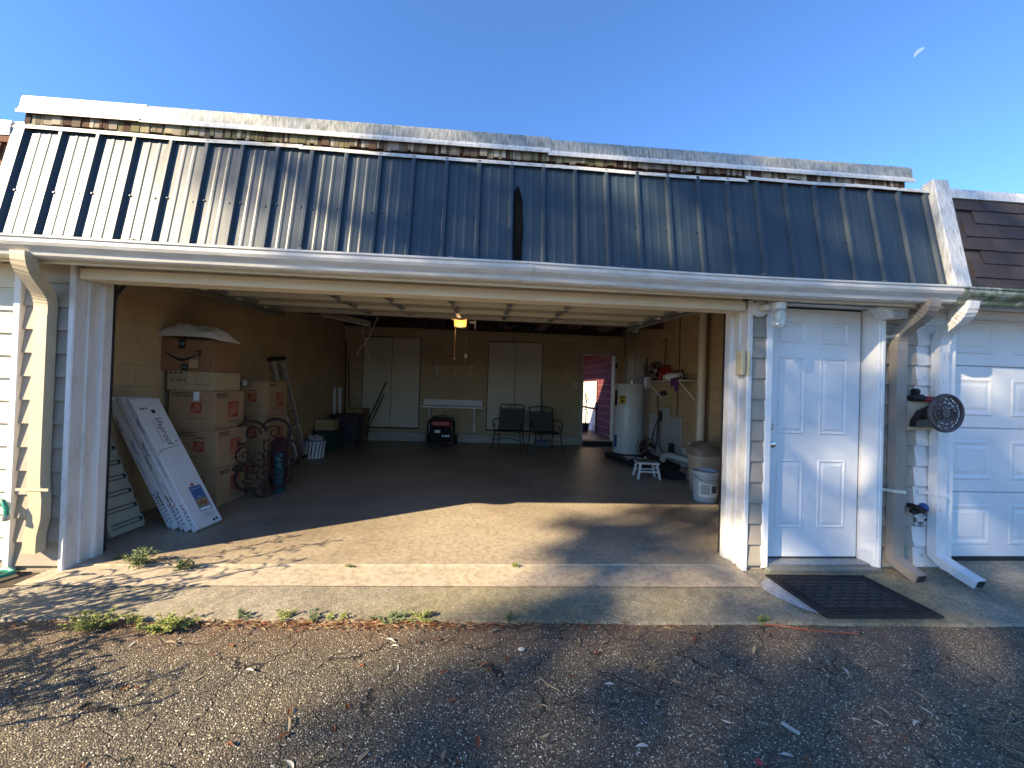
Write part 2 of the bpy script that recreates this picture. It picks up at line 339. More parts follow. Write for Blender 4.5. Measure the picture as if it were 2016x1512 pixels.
# rust-brown band beside the slab joint
sy = N(t, 'ShaderNodeSeparateXYZ'); t.links.new(P, sy.inputs[0])
jm = N(t, 'ShaderNodeMapRange'); t.links.new(sy.outputs[1], jm.inputs[0]); jm.inputs[1].default_value = -0.98; jm.inputs[2].default_value = -0.62; jm.inputs[3].default_value = 0; jm.inputs[4].default_value = 0.75
jn = N(t, 'ShaderNodeMath', operation='MULTIPLY', use_clamp=True); t.links.new(jm.outputs[0], jn.inputs[0]); t.links.new(noisetex(t, 5, 6, 0.7).outputs[0], jn.inputs[1])
col = mixc(t, jn.outputs[0], col, (0.16, 0.085, 0.045))
# cracks: cell edges of a warped voronoi, only where a broad mask allows
nz = noisetex(t, 3.5, 4); wp = N(t, 'ShaderNodeVectorMath', operation='MULTIPLY_ADD'); t.links.new(nz.outputs['Color'], wp.inputs[0]); wp.inputs[1].default_value = (0.30, 0.30, 0.0); t.links.new(P, wp.inputs[2])
vc = N(t, 'ShaderNodeTexVoronoi', feature='DISTANCE_TO_EDGE'); vc.inputs['Scale'].default_value = 4.2; t.links.new(wp.outputs[0], vc.inputs['Vector'])
mk = ramp(t, noisetex(t, 1.1, 3).outputs[0], [(0.36, (0, 0, 0)), (0.50, (1, 1, 1))])
ck = ramp(t, vc.outputs['Distance'], [(0.004, (1, 1, 1)), (0.013, (0, 0, 0))]); ckm = mixc(t, 1.0, ck.outputs[0], mk.outputs[0], 'MULTIPLY')
col = mixc(t, ckm, col, (0.008, 0.007, 0.006)); t.links.new(col, b.inputs['Base Color'])
h1 = N(t, 'ShaderNodeMath', operation='SUBTRACT'); h1.inputs[0].default_value = 1; t.links.new(v1.outputs['Distance'], h1.inputs[1])
p = bump(t, h1.outputs[0], b, 0.8, 0.005); iv = N(t, 'ShaderNodeInvert'); t.links.new(ckm, iv.inputs['Color']); bump(t, iv.outputs[0], b, 0.8, 0.012, p)
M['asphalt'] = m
M['soil'] = simple('soil', (0.05, 0.038, 0.028), 0.95, var=0.4, scale=30, bmp=0.6, bscale=60)
def leafmat(name, cols, trans=0.25):
    m, t, b = nt(name); b.inputs['Roughness'].default_value = 0.45
    g = noisetex(t, 14, 3); r = ramp(t, g.outputs[0], [(0.3 + 0.4*i/(len(cols)-1), c) for i, c in enumerate(cols)]); t.links.new(r.outputs[0], b.inputs['Base Color'])
    tr = N(t, 'ShaderNodeBsdfTranslucent'); t.links.new(r.outputs[0], tr.inputs[0]); mx = N(t, 'ShaderNodeMixShader'); mx.inputs[0].default_value = trans
    t.links.new(b.outputs[0], mx.inputs[1]); t.links.new(tr.outputs[0], mx.inputs[2]); t.links.new(mx.outputs[0], t.nodes['Material Output'].inputs[0]); return m
M['leaf'] = leafmat('leaf', [(0.035, 0.065, 0.018), (0.075, 0.12, 0.03)])
M['weed'] = leafmat('weed', [(0.12, 0.165, 0.07), (0.23, 0.275, 0.13)])
M['weed_yellow'] = leafmat('weed_yellow', [(0.20, 0.24, 0.06), (0.34, 0.37, 0.12)])
M['straw'] = leafmat('straw', [(0.26, 0.19, 0.09), (0.36, 0.28, 0.15)], 0.1)
M['leaf_brown'] = leafmat('leaf_brown', [(0.11, 0.038, 0.018), (0.20, 0.075, 0.03)], 0.1)
M['leaf_tan'] = leafmat('leaf_tan', [(0.25, 0.19, 0.11), (0.34, 0.27, 0.17)], 0.1)
M['leaf_pale'] = leafmat('leaf_pale', [(0.42, 0.40, 0.33), (0.52, 0.50, 0.42)], 0.1)
M['bark'] = simple('bark', (0.09, 0.065, 0.045), 0.9, var=0.35, scale=8, bmp=0.8, bscale=18)
# ================================================================== GROUND
def wob(x, a=0.012, s=6.0, k=0.0): return a*(noise.noise((x*s, k, 0.3)) + 0.6*noise.noise((x*s*3.1, k+5, 1.7)))
mb = MB(); mb.poly([(-600, -600, -0.07), (600, -600, -0.07), (600, 600, -0.07), (-600, 600, -0.07)])
tag(mb.build('ground', M['soil']), kind='structure')
# asphalt driveway with a ragged edge against the slab
mb = MB(); rows = []
xs = [-12, -8, -6] + [-4.6 + 0.08*i for i in range(131)] + [7, 9, 14]
for j in range(7):
    row = []
    for x in xs:
        edge = -0.616 - 0.029*(x+0.1) + wob(x, 0.020, 5)
        y = edge + (-16 - edge)*(j/6)**2.2
        row.append(mb.v((x, y, -0.036 + (0.004*noise.noise((x*1.5, y*1.5, 0)) if -5 < x < 6 else 0))))
    rows.append(row)
for j in range(6):
    for i in range(len(xs)-1): mb.face([rows[j][i], rows[j+1][i], rows[j+1][i+1], rows[j][i+1]])
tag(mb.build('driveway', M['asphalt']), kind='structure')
# concrete apron, paler lip before the door, garage slab
mb = MB(); top = []; ft = []
n = 90
for i in range(n+1):
    x = -4.6 + 11.0*i/n
    yb = 0.03
    yf = -0.588 - 0.029*(x+1.09) + wob(x, 0.010, 4, 3)
    if x < -2.5: yf = min(yf, -0.55) - 0.15*min(1, (-2.5-x))
    top.append((x, yb, -0.018)); ft.append((x, yf, -0.020))
A = [mb.v(p) for p in top]; B = [mb.v(p) for p in ft]; Cc = [mb.v((p[0], p[1]-0.012, -0.06)) for p in ft]
for i in range(n): mb.face([A[i], B[i], B[i+1], A[i+1]]); mb.face([B[i], Cc[i], Cc[i+1], B[i+1]])
tag(mb.build('concrete_apron', M['apron']), kind='structure')
mb = MB(); A = []; B = []
for i in range(61):
    x = -2.92 + 4.92*i/60; A.append(mb.v((x, 0.05, -0.010))); B.append(mb.v((x, -0.245 - 0.012*(x+1) + wob(x, 0.005, 3, 9), -0.0125)))
for i in range(60): mb.face([A[i], B[i], B[i+1], A[i+1]])
tag(mb.build('concrete_lip', M['lip']), kind='structure')
mb = MB(); A = []; B = []; Cc = []
for i in range(81):
    x = -3.32 + 6.75*i/80; yf = 0.035 + wob(x, 0.004, 7, 2)
    A.append(mb.v((x, 6.45, 0))); B.append(mb.v((x, yf+0.008, 0))); Cc.append(mb.v((x, yf, -0.03)))
for i in range(80): mb.face([A[i], B[i], B[i+1], A[i+1]]); mb.face([B[i], Cc[i], Cc[i+1], B[i+1]])
tag(mb.build('garage_floor', M['slab']), kind='structure')
mb = MB(); P5 = []
for i in range(30):
    a = 2*math.pi*i/30; P5.append((-3.35 + 0.55*math.cos(a)*(1 + 0.25*math.sin(3*a)), -0.18 + 0.20*math.sin(a)*(1 + 0.2*math.sin(5*a)), -0.0135))
mb.poly(P5); tag(mb.build('soil_patch', M['soil']), kind='structure')
mb = MB(); P5 = []
for i in range(36):
    a = 2*math.pi*i/36; P5.append((2.20 + (0.22+0.02*math.sin(3*a))*math.cos(a), -0.38 + 0.235*math.sin(a), -0.0125))
mb.poly(P5); tag(mb.build('concrete_patch', M['patch']), kind='structure')

# ================================================================== GARAGE BUILDING
G = thing('garage_building', 'beige garage unit with wide open bay and dark standing seam metal mansard roof', 'garage')
def part(name, mb, m, parent=None, smooth=False, label=None):
    o = mb.build(name, m, parent or G, smooth)
    if label: o['label'] = label
    return o
# block walls
part('block_wall', MB().box(-3.50, -3.30, 0.21, 6.40, -0.05, 2.85), M['block_side'])
part('block_wall', MB().box(3.40, 3.58, 0.06, 6.40, -0.05, 2.85), M['block_side'])
mb = MB(); mb.box(-3.50, 2.40, 6.402, 6.60, -0.05, 2.60); mb.box(3.16, 3.58, 6.402, 6.60, -0.05, 2.60); mb.box(2.4005, 3.1595, 6.402, 6.60, 2.19, 2.60); mb.box(2.4005, 3.1595, 6.402, 6.60, -0.05, 0.10)
part('back_wall', mb, M['block_back'])
part('wall_base', MB().box(-3.29, 2.28, 6.31, 6.401, 0.001, 0.205, 0.008), M['curb_paint'])
part('wall_plate', MB().box(-3.29, 3.39, 6.36, 6.60, 2.602, 2.66), M['card_pale'])
part('wall_cap', MB().box(-3.5, 3.58, 6.45, 6.60, 2.662, 2.85), M['wood_dark'])
# outer wall behind the siding
mb = MB(); mb.box(-3.30, -2.851, 0.0, 0.20, -0.05, 2.10); mb.box(2.0515, 2.20, 0.0, 0.20, -0.05, 2.10); mb.box(3.16, 3.70, 0.0, 0.055, -0.05, 2.10); mb.box(-3.50, 3.70, 0.0, 0.20, 2.102, 2.86)
part('outer_wall', mb, M['siding_beige'])
# flat roof deck and joists
part('roof_deck', MB().box(-3.55, 3.62, -0.06, 6.75, 2.862, 2.97), M['wood_dark'])
jm = MB().box(-0.02, 0.02, 0.3, 6.44, 2.668, 2.86).build('joist', M['wood_dark'], G); jm.location.x = -3.0
for k in range(1, 16): inst(jm, 'joist', G, (-3.0 + 0.41*k, 0, 0))
part('ceiling_beam', MB().box(-3.28, 3.38, 4.30, 4.42, 2.56, 2.665), M['wood_dark'])
for (x, y, w, l) in ((1.25, 5.5, 0.34, 1.1), (1.95, 5.2, 0.30, 1.2), (2.7, 5.4, 0.35, 1.0), (0.5, 5.8, 0.34, 0.7)):
    mb = MB(); prof = [(-w/2, 0.0), (-w/4, -0.05), (0, -0.065), (w/4, -0.05), (w/2, 0.0)]
    mb.T = Matrix.Translation((x, y, 2.74)); mb.strip(prof, -l/2, l/2, 'y', 8, lambda p: (p[0], p[1], p[2] + 0.03*noise.noise((p[0]*6, p[1]*4, x))))
    part('insulation_batt', mb, M['pink_insul'], smooth=True)
# --- lap siding boards, each a board of its own
BE = 0.1605
def board_mesh(x0, x1, m, name='siding_board', h=BE, jag=None):
    mb = MB(); prof = [(-0.006, h+0.012), (-0.004, h+0.012), (0.0, 0.0)]
    mb.prism([(-0.026, 0.0), (-0.008, h+0.004), (0.001, h+0.004), (0.001, 0.0)], x0, x1, 'x'); return mb.build(name, m, G)
def boards(x0, x1, m, z0, n, lab=None, skip=()):
    first = None
    for k in range(n):
        if k in skip: continue
        if first is None: first = board_mesh(x0, x1, m); o = first
        else: o = inst(first, 'siding_board', G)
        o.location = (0, 0, z0 + k*BE)
        if lab: o['label'] = lab
boards(-3.146, -2.851, M['siding_beige'], 0.02, 13)
boards(2.051, 2.172, M['siding_beige'], 0.02, 13)
boards(3.149, 3.44, M['siding_beige'], 0.01, 13)
# stray white paint beyond the beige, boards continue to the neighbour's jamb
for k in range(13):
    rr = random.Random(k); xl = 3.442 + rr.uniform(-0.004, 0.012)
    m = M['peeling_bad'] if k in (2,) else M['peeling']
    o = board_mesh(xl, 3.699, m); o.location = (0, -0.0012, 0.01 + k*BE); o['label'] = 'white painted siding board with peeling paint' if k != 2 else 'siding board with paint mostly flaked off'
# --- trims
part('corner_trim', MB().box(-3.192, -3.148, -0.042, 0.02, -0.02, 2.06, 0.004), M['trim_white'])
jl = [(-2.850, 0.0), (-2.850, -0.034), (-2.824, -0.034), (-2.817, -0.027), (-2.817, 0.055), (-2.806, 0.060), (-2.806, 0.085), (-2.813, 0.09), (-2.813, 0.135), (-2.794, 0.14), (-2.788, 0.15), (-2.788, 0.21), (-2.850, 0.21)]
part('door_jamb', MB().prism(jl, -0.02, 2.103, 'z'), M['jamb_dirty'])
jr = [(2.050-(x+2.850), y) for x, y in jl]
part('door_jamb', MB().prism(jr, -0.02, 2.065, 'z'), M['jamb_dirty'])
part('weather_strip', MB().box(-2.788, -2.780, 0.212, 0.225, 0.02, 2.06), M['rubber'])
part('weather_strip', MB().box(1.979, 1.987, 0.212, 0.225, 0.02, 2.03), M['rubber'])
# header: casing, stepped stop mouldings, soffit, fascia
part('header', MB().prism([(0.0, 2.1), (0.0, 2.052), (-0.034, 2.052), (-0.034, 1.992), (-0.026, 1.984), (0.05, 1.984), (0.055, 1.999), (0.085, 1.999), (0.09, 1.990), (0.135, 1.990), (0.14, 2.012), (0.21, 2.012), (0.21, 2.1)], -2.787, 1.987, 'x'), M['cream_trim'])
part('frieze_board', MB().box(-3.146, -2.851, -0.033, 0.0, 1.955, 2.103), M['siding_beige'])
part('frieze_board', MB().box(2.052, 3.70, -0.036, 0.0, 2.066, 2.10), M['trim_white'])
part('soffit', MB().box(-3.30, 3.70, -0.19, -0.001, 2.104, 2.118), M['soffit_cream'])
part('fascia_board', MB().box(-3.30, 3.44, -0.205, -0.192, 2.032, 2.16), M['cream_trim'])
part('fascia_board', MB().prism([(-0.19, 2.103), (-0.19, 2.062), (-0.175, 2.056), (-0.15, 2.066), (-0.07, 2.072), (-0.037, 2.072), (-0.037, 2.103)], -2.850, 2.050, 'x'), M['soffit_cream'])
# gutters in two lengths, sagging a little
gp = [(-0.207, 2.168), (-0.207, 2.056), (-0.27, 2.052), (-0.284, 2.062), (-0.293, 2.085), (-0.322, 2.112), (-0.332, 2.130), (-0.332, 2.152), (-0.340, 2.158), (-0.340, 2.170), (-0.328, 2.170), (-0.326, 2.150), (-0.286, 2.095), (-0.268, 2.066), (-0.214, 2.068), (-0.214, 2.168)]
def gutter(x0, x1, m, parent, sag=0.006, scale=1.0):
    mb = MB(); n = max(2, int((x1-x0)/0.15))
    prev = None; first = None
    for k in range(n+1):
        x = x0 + (x1-x0)*k/n
        ring = [mb.v((x, y + 0.006*noise.noise((x*0.9, 2, 0)) if y < -0.22 else y, z - sag*math.sin(math.pi*k/n) + 0.003*noise.noise((x*1.3, 7, 0)))) for y, z in gp]
        if prev:
            for i in range(len(gp)): mb.face([prev[i], prev[(i+1) % len(gp)], ring[(i+1) % len(gp)], ring[i]])
        else: first = ring
        prev = ring
    mb.face(first); mb.face(prev[::-1])
    return mb.build('gutter', m, parent)
gutter(-4.8, 0.262, M['gutter'], G); gutter(0.264, 3.425, M['gutter'], G, 0.012)
part('gutter_joint', MB().prism([(-0.215, 2.05), (-0.272, 2.046), (-0.288, 2.058), (-0.297, 2.083), (-0.326, 2.108), (-0.338, 2.130), (-0.338, 2.15), (-0.33, 2.15), (-0.29, 2.09), (-0.27, 2.06), (-0.215, 2.06)], 0.235, 0.295, 'x'), M['gutter'])
for x in (-2.2, -1.2, -0.25, 0.9, 1.9, 2.8):
    part('gutter_strap', MB().cbox((x, -0.275, 2.173), (0.022, 0.135, 0.003)), M['galv'])
# --- ribbed metal mansard
RO = Vector((0, -0.272, 2.150)); RT = Vector((0, 0.150, 0.805)); RL = RT.length
RF = frame((0, RO.y, RO.z), (1, 0, 0), RT)          # x along the eave, y up the slope, z outward
PW = 0.2286; RX0 = -3.058
def pan_mesh(w=PW):
    mb = MB(); a = 0.021; prof = [(a, 0.0)]
    for cx in (0.082, 0.147): prof += [(cx-0.016, 0.0), (cx-0.006, 0.0026), (cx+0.006, 0.0026), (cx+0.016, 0.0)]
    prof += [(w-a, 0.0)]
    mb.strip(prof, 0, RL*0.965, 'y', 6, lambda p: (p[0], p[1], p[2] + 0.0012*noise.noise((p[0]*9, p[1]*4, 2))))
    return mb.build('roof_panel', M['roof_metal'], G)
pan0 = pan_mesh()
mbr = MB(); mbr.strip([(-0.0215, -0.001), (-0.012, 0.020), (-0.009, 0.0215), (0.009, 0.0215), (0.012, 0.020), (0.0215, -0.001)], 0, RL*0.965, 'y', 1)
rib0 = mbr.build('roof_rib', M['roof_metal'], G)
sc0 = MB().lathe([(0.008, 0), (0.008, 0.002), (0.005, 0.003), (0.005, 0.007)], seg=6).build('roof_screw', M['roof_metal'], G)
first = True
for k in range(28):
    x = RX0 + k*PW; rr = random.Random(k+50)
    T = RF @ Matrix.Translation((x, 0.0, 0.0))
    if k == 0: pan0.matrix_local = T; rib0.matrix_local = T
    else: inst(pan0, 'roof_panel', G, mtx=T @ Matrix.Rotation(rr.uniform(-0.004, 0.004), 4, 'Y')); inst(rib0, 'roof_rib', G, mtx=T)
    for dx in (-0.034, 0.036):
        Ts = RF @ Matrix.Translation((x+dx + rr.uniform(-.004, .004), 0.345 + rr.uniform(-.008, .008), 0.0))
        if first: sc0.matrix_local = Ts; first = False
        else: inst(sc0, 'roof_screw', G, mtx=Ts)
inst(rib0, 'roof_rib', G, mtx=RF @ Matrix.Translation((RX0 + 28*PW - 0.005, 0, 0)))
mb = MB(); mb.T = RF; mb.box(-3.12, 3.40, 0.0, RL, -0.06, -0.008); part('roof_sheathing', mb, M['wood_dark'])
mb = MB(); mb.T = RF; mb.box(-3.122, -3.062, -0.01, RL+0.01, -0.006, 0.018); part('rake_trim', mb, M['coping_lip'])
# dark stain run on one panel
mb = MB(); mb.T = RF; cx = 0.198
L_ = [(cx-0.038 + 0.006*math.sin(i*1.3), 0.02 + 0.60*i/10) for i in range(10)]; R_ = [(cx+0.028 - 0.004*math.sin(i*1.1) - (0.02 if i > 8 else 0), 0.02 + 0.60*i/10) for i in range(10)]
for i in range(9): mb.poly([(*L_[i], 0.0070), (*R_[i], 0.0070), (*R_[i+1], 0.0070), (*L_[i+1], 0.0070)])
mb.poly([(*L_[9], 0.0070), (*R_[9], 0.0070), (cx-0.008, 0.62, 0.0070)])
part('rust_stain', mb, M['roof_stain'], label='dark stain run on one roof panel')
# cap flashing above the metal: overlapping white lengths, slightly buckled
def flash(x0, x1, dz):
    mb = MB(); prof = [(-0.152, 2.918+dz), (-0.152, 2.926+dz), (-0.138, 2.950+dz), (-0.10, 2.960+dz), (-0.098, 2.935+dz)]
    mb.strip(prof, x0, x1, 'x', 24, lambda p: (p[0], p[1] - 0.004*noise.noise((p[0]*2.3, 0, 4)), p[2] + 0.009*noise.noise((p[0]*1.2, 3, 0)) - 0.000*p[0]))
    part('cap_flashing', mb, M['flashing'])
flash(-3.12, -1.30, 0.0); flash(-1.32, 0.52, -0.006); flash(0.50, 1.9, -0.008); flash(1.88, 3.36, 0.012)
# old shingle strip under the coping, tab by tab
part('shingle_backing', MB().prism([(-0.112, 2.94), (-0.105, 3.06), (-0.03, 3.06), (-0.03, 2.94)], -3.09, 3.20, 'x'), M['wood_dark'])
tabs = [MB().prism([(-0.0, -0.05), (0.010, 0.05), (0.016, 0.05), (0.009, -0.05)], -w/2, w/2, 'x').build('shingle', M['shingle_old'], G) for w in (0.016, 0.024, 0.034, 0.052)]
x = -3.06; k = 0
while x < 3.16:
    rr = random.Random(900+k); j = rr.choice((0, 0, 1, 1, 2, 3)); w = (0.016, 0.024, 0.034, 0.052)[j]
    mossy = (-2.5 < x < -1.0 and rr.random() < 0.55) or (0.2 < x < 0.9 and rr.random() < 0.6)
    T = Matrix.Translation((x + w/2, -0.139 + rr.uniform(-0.005, 0.003), 3.012 + rr.uniform(-0.008, 0.008))) @ Matrix.Rotation(rr.uniform(-0.05, 0.05), 4, 'Y')
    o = inst(tabs[j], 'shingle', G, mtx=T)
    if mossy:
        o.data = tabs[j].data.copy(); o.data.materials[0] = M['shingle_moss']; o['label'] = 'moss covered shingle'
    x += w + rr.uniform(0.0005, 0.003); k += 1
for o in tabs: bpy.data.objects.remove(o)
# coping: sloped grimy face, clean lip
def coping(x0, x1, dz, m1, m2):
    mb = MB(); mb.prism([(-0.141, 3.052+dz), (-0.128, 3.135+dz), (-0.118, 3.152+dz), (0.18, 3.15+dz), (0.18, 3.06+dz)], x0, x1, 'x'); part('coping', mb, m1)
    mb = MB(); mb.prism([(-0.158, 3.016+dz), (-0.158, 3.034+dz), (-0.150, 3.040+dz), (-0.1425, 3.058+dz), (-0.139, 3.050+dz), (-0.146, 3.034+dz), (-0.152, 3.030+dz), (-0.152, 3.016+dz)], x0, x1, 'x'); part('coping_lip', mb, m2)
coping(-3.10, -2.33, 0.006, M['trim_white'], M['trim_white']); coping(-2.345, 0.415, 0.0, M['coping'], M['coping_lip']); coping(0.40, 3.235, -0.016, M['coping'], M['coping_lip'])
mb = MB(); mb.T = RF; mb.box(3.372, 3.50, -0.03, RL+0.07, -0.03, 0.055, 0.004); part('rake_trim', mb, M['coping_lip'])

# --- side entry door with casing
mb = MB(); mb.box(2.174, 2.224, -0.030, 0.0, 0.0, 2.064, 0.005); mb.box(2.180, 2.2235, 0.0005, 0.14, 0.0, 2.064); part('door_casing', mb, M['white_paint'])
mb = MB(); mb.box(3.100, 3.150, -0.036, 0.14, 0.0, 2.064, 0.004); mb.box(3.118, 3.147, -0.046, -0.0365, 0.0, 2.064, 0.004); part('door_casing', mb, M['white_paint'])
part('door_sill', MB().box(2.225, 3.098, -0.01, 0.16, -0.015, 0.024, 0.003), M['galv'])
part('door_sill', MB().box(2.20, 3.14, -0.075, -0.011, -0.05, 0.012, 0.006), M['wood_grey'])
part('door_header', MB().box(2.2245, 3.0995, -0.030, 0.14, 2.066, 2.10), M['white_paint'])
mb = MB(); mb.box(3.0845, 3.0995, 0.115, 0.14, 0.03, 2.06); mb.box(2.225, 3.084, 0.115, 0.14, 2.050, 2.0655); part('door_gap_shade', mb, M['rubber'])  # dark strips standing in for the shade in the gap round the door
part('wall_behind', MB().box(2.20, 3.16, 0.16, 0.20, -0.05, 2.10), M['block_back'])
def rings(mb, x0, x1, z0, z1, y, steps):
    prev = None
    for ins, dy in steps:
        r = [mb.v((x0+ins, y+dy, z0+ins)), mb.v((x1-ins, y+dy, z0+ins)), mb.v((x1-ins, y+dy, z1-ins)), mb.v((x0+ins, y+dy, z1-ins))]
        if prev:
            for i in range(4): mb.face([prev[i], prev[(i+1) % 4], r[(i+1) % 4], r[i]])
        prev = r
    mb.face(prev)
RAISED = [(0, 0.001), (0.004, -0.007), (0.010, -0.008), (0.020, -0.0015), (0.030, -0.0015), (0.046, -0.0075)]
dr = part('entry_door', MB().box(2.226, 3.084, 0.10, 0.142, 0.034, 2.049, 0.003), M['door_white'])
for (z0, z1) in ((1.765, 1.945), (1.03, 1.655), (0.27, 0.82)):
    for (x0, x1) in ((2.372, 2.602), (2.730, 2.968)):
        mb = MB(); rings(mb, x0, x1, z0, z1, 0.10, RAISED); part('door_panel', mb, M['door_white'], dr)
part('door_handle', MB().lathe([(0.028, 0.0), (0.028, -0.006), (0.012, -0.010), (0.012, -0.032), (0.024, -0.040), (0.027, -0.052), (0.022, -0.062), (0.008, -0.066)], (2.296, 0.0995, 0.945), 20, 'y'), M['chrome'], dr, True)
part('deadbolt', MB().lathe([(0.030, 0.0), (0.027, -0.012), (0.015, -0.018), (0.013, -0.022)], (2.312, 0.0995, 1.086), 18, 'y'), M['steel'], dr, True)
part('door_sweep', MB().box(2.226, 3.084, 0.098, 0.135, 0.025, 0.033), M['rubber'], dr)

# back doorway frame
mb = MB(); mb.box(2.32, 2.399, 6.37, 6.61, 0.0, 2.27, 0.004); mb.box(3.161, 3.235, 6.37, 6.61, 0.0, 2.27, 0.004); mb.box(2.3995, 3.1605, 6.37, 6.61, 2.192, 2.27, 0.004)
part('door_frame', mb, M['curb_paint'])
part('door_step', MB().box(2.4, 3.16, 6.25, 6.40, 0.001, 0.098), M['rubber'])
for z in (0.42, 1.35, 1.95): part('hinge', MB().box(3.170, 3.215, 6.355, 6.3695, z-0.07, z+0.07), M['black_iron'])

# ================================================================== COURTYARD BEYOND THE BACK DOOR
CW = thing('courtyard_wall', 'maroon painted block wall seen through the open back door, partly sunlit', 'wall', (3.40, 6.62, 0))
part('mortar', MB().box(0.012, 0.20, 0, 5.4, 0, 2.76), M['mortar_pink'], CW)
bl = MB().box(0.0, 0.03, 0.006, 0.394, 0.006, 0.194, 0.004).build('block', M['blocks_maroon'], CW); fb = True
for r in range(13):
    for c in range(-1, 13):
        y = c*0.40 + (0.2 if r % 2 else 0)
        if y < -0.25 or y > 4.9: continue
        rr = random.Random(r*31+c); T = Matrix.Translation((rr.uniform(0, 0.004), y + (0.2 if c < 0 and r % 2 == 0 else 0), 0.10 + r*0.20))
        if fb: bl.matrix_local = T; fb = False
        else: inst(bl, 'block', CW, mtx=T)
mb = MB(); mb.poly([(1.0, 6.6, 0.085), (3.6, 6.6, 0.085), (3.6, 12.2, 0.085), (1.0, 12.2, 0.085)]); tag(mb.build('courtyard_floor', M['floor_maroon']), kind='structure')
FW = thing('courtyard_back_wall', 'dark red end wall with a narrow door behind the courtyard', 'wall', (2.3, 12.1, 0))
part('wall', MB().box(-1.4, 1.3, 0, 0.2, 0, 2.9), M['floor_maroon'], FW)
part('door', MB().box(-0.1, 0.35, -0.05, -0.001, 0.1, 2.2), M['orange_print'], FW)
PR = thing('patio_roof', 'patio roof edge shading the upper courtyard wall', 'roof', (2.6, 9.0, 2.7))
part('roof_panel', MB().box(-0.35, 0.79, -2.2, 3.3, -0.22, -0.17), M['floor_maroon'], PR); part('beam', MB().box(-0.35, -0.27, -2.2, 3.3, -0.30, -0.2205), M['floor_maroon'], PR); part('post', MB().box(-0.35, -0.27, 2.9, 2.98, -2.6, -0.3005), M['floor_maroon'], PR)
LS = thing('pale_screen', 'pale sunlit panel leaning on the maroon courtyard wall', 'panel', (3.36, 9.2, 0.086)); part('panel', MB().box(-0.012, 0.012, -0.62, 0.9, 0.0, 1.52), M['trim_white'], LS); part('rail', MB().box(-0.03, -0.0125, -0.66, 0.9, 0.66, 0.72), M['black_iron'], LS)
# potted plant with a wire stand in the sunlit patch
BP = thing('potted_plant', 'thin climbing plant on a wire stand in the sunlit courtyard', 'plant', (3.10, 8.75, 0.085))
part('pot', MB().lathe([(0.09, 0), (0.13, 0.22), (0.14, 0.24), (0.12, 0.24)], seg=14), M['black_iron'], BP, True)
mb = MB(); mb.tube([(0, 0, 0.2), (0.02, 0, 0.7), (0.0, 0.03, 1.25)], 0.012); mb.ring((0.02, 0, 1.05), 0.16, 0.008, 'x'); mb.tube([(0, -0.25, 0.62), (0, 0.3, 0.66)], 0.01); mb.tube([(0, -0.25, 0.62), (0.0, -0.3, 0.0)], 0.01); part('wire_stand', mb, M['black_iron'], BP)
mb = MB(); rr = random.Random(3)
for i in range(90):
    z = rr.uniform(0.25, 1.25); p = Vector((rr.gauss(0, 0.06), rr.gauss(0, 0.10), z)); d = Vector((rr.uniform(-1, 1), rr.uniform(-1, 1), rr.uniform(-.5, .5))).normalized()*0.05; e = d.orthogonal().normalized()*0.02
    mb.poly([p, p+d*0.5+e, p+d, p+d*0.5-e])
part('foliage', mb, M['leaf'], BP)

# ================================================================== NEIGHBOURS
NR = thing('neighboring_garage', 'neighboring garage on the right with brown shingle mansard and panelled white door', 'garage', (3.5, 0, 0))
def rpart(name, mb, m, parent=None, smooth=False): return mb.build(name, m, parent or NR, smooth)
mb = MB(); mb.box(0.202, 0.258, -0.040, 0.11, -0.02, 2.10, 0.004); rpart('door_jamb', mb, M['white_paint'])
mb = MB(); mb.box(0.2, 4.5, 0.0, 0.2, 2.104, 2.9); mb.box(2.95, 4.5, 0, 0.2, 0, 2.103); rpart('outer_wall', mb, M['siding_beige'])
rpart('soffit', MB().box(0.0, 4.5, -0.205, -0.001, 2.075, 2.10), M['soffit_cream'])
rpart('header', MB().box(0.2585, 2.9, -0.03, 0.11, 2.03, 2.073), M['white_paint'])
gd = rpart('garage_door', MB().box(0.20, 2.94, 0.135, 0.17, 0.035, 2.10), M['door_white'])
zs = (0.03, 0.575, 1.115, 1.64, 2.11)
for k in range(4):
    z0, z1 = zs[k], zs[k+1]
    s = rpart('door_section', MB().box(0.20, 2.94, 0.112, 0.134, z0+0.003, z1-0.004, 0.004), M['door_white'], gd)
    x = 0.335
    for c in range(4):
        mb = MB(); rings(mb, x+0.08, x+0.47, z0+0.10, z1-0.10, 0.112, [(0, 0.001), (0.012, -0.006), (0.024, -0.006), (0.042, -0.0012), (0.055, -0.0012), (0.075, -0.005)]); rpart('raised_panel', mb, M['door_white'], gd); x += 0.56
rpart('bottom_seal', MB().box(0.20, 2.94, 0.115, 0.165, -0.01, 0.032), M['rubber'], gd)
gutter_o = gutter(3.43, 7.5, M['gutter_moss'], NR, 0.0); gutter_o.location = (-3.5, 0, -0.006)
rpart('fascia_board', MB().box(-0.05, 4.5, -0.2065, -0.2055, 2.07, 2.155), M['trim_white'])
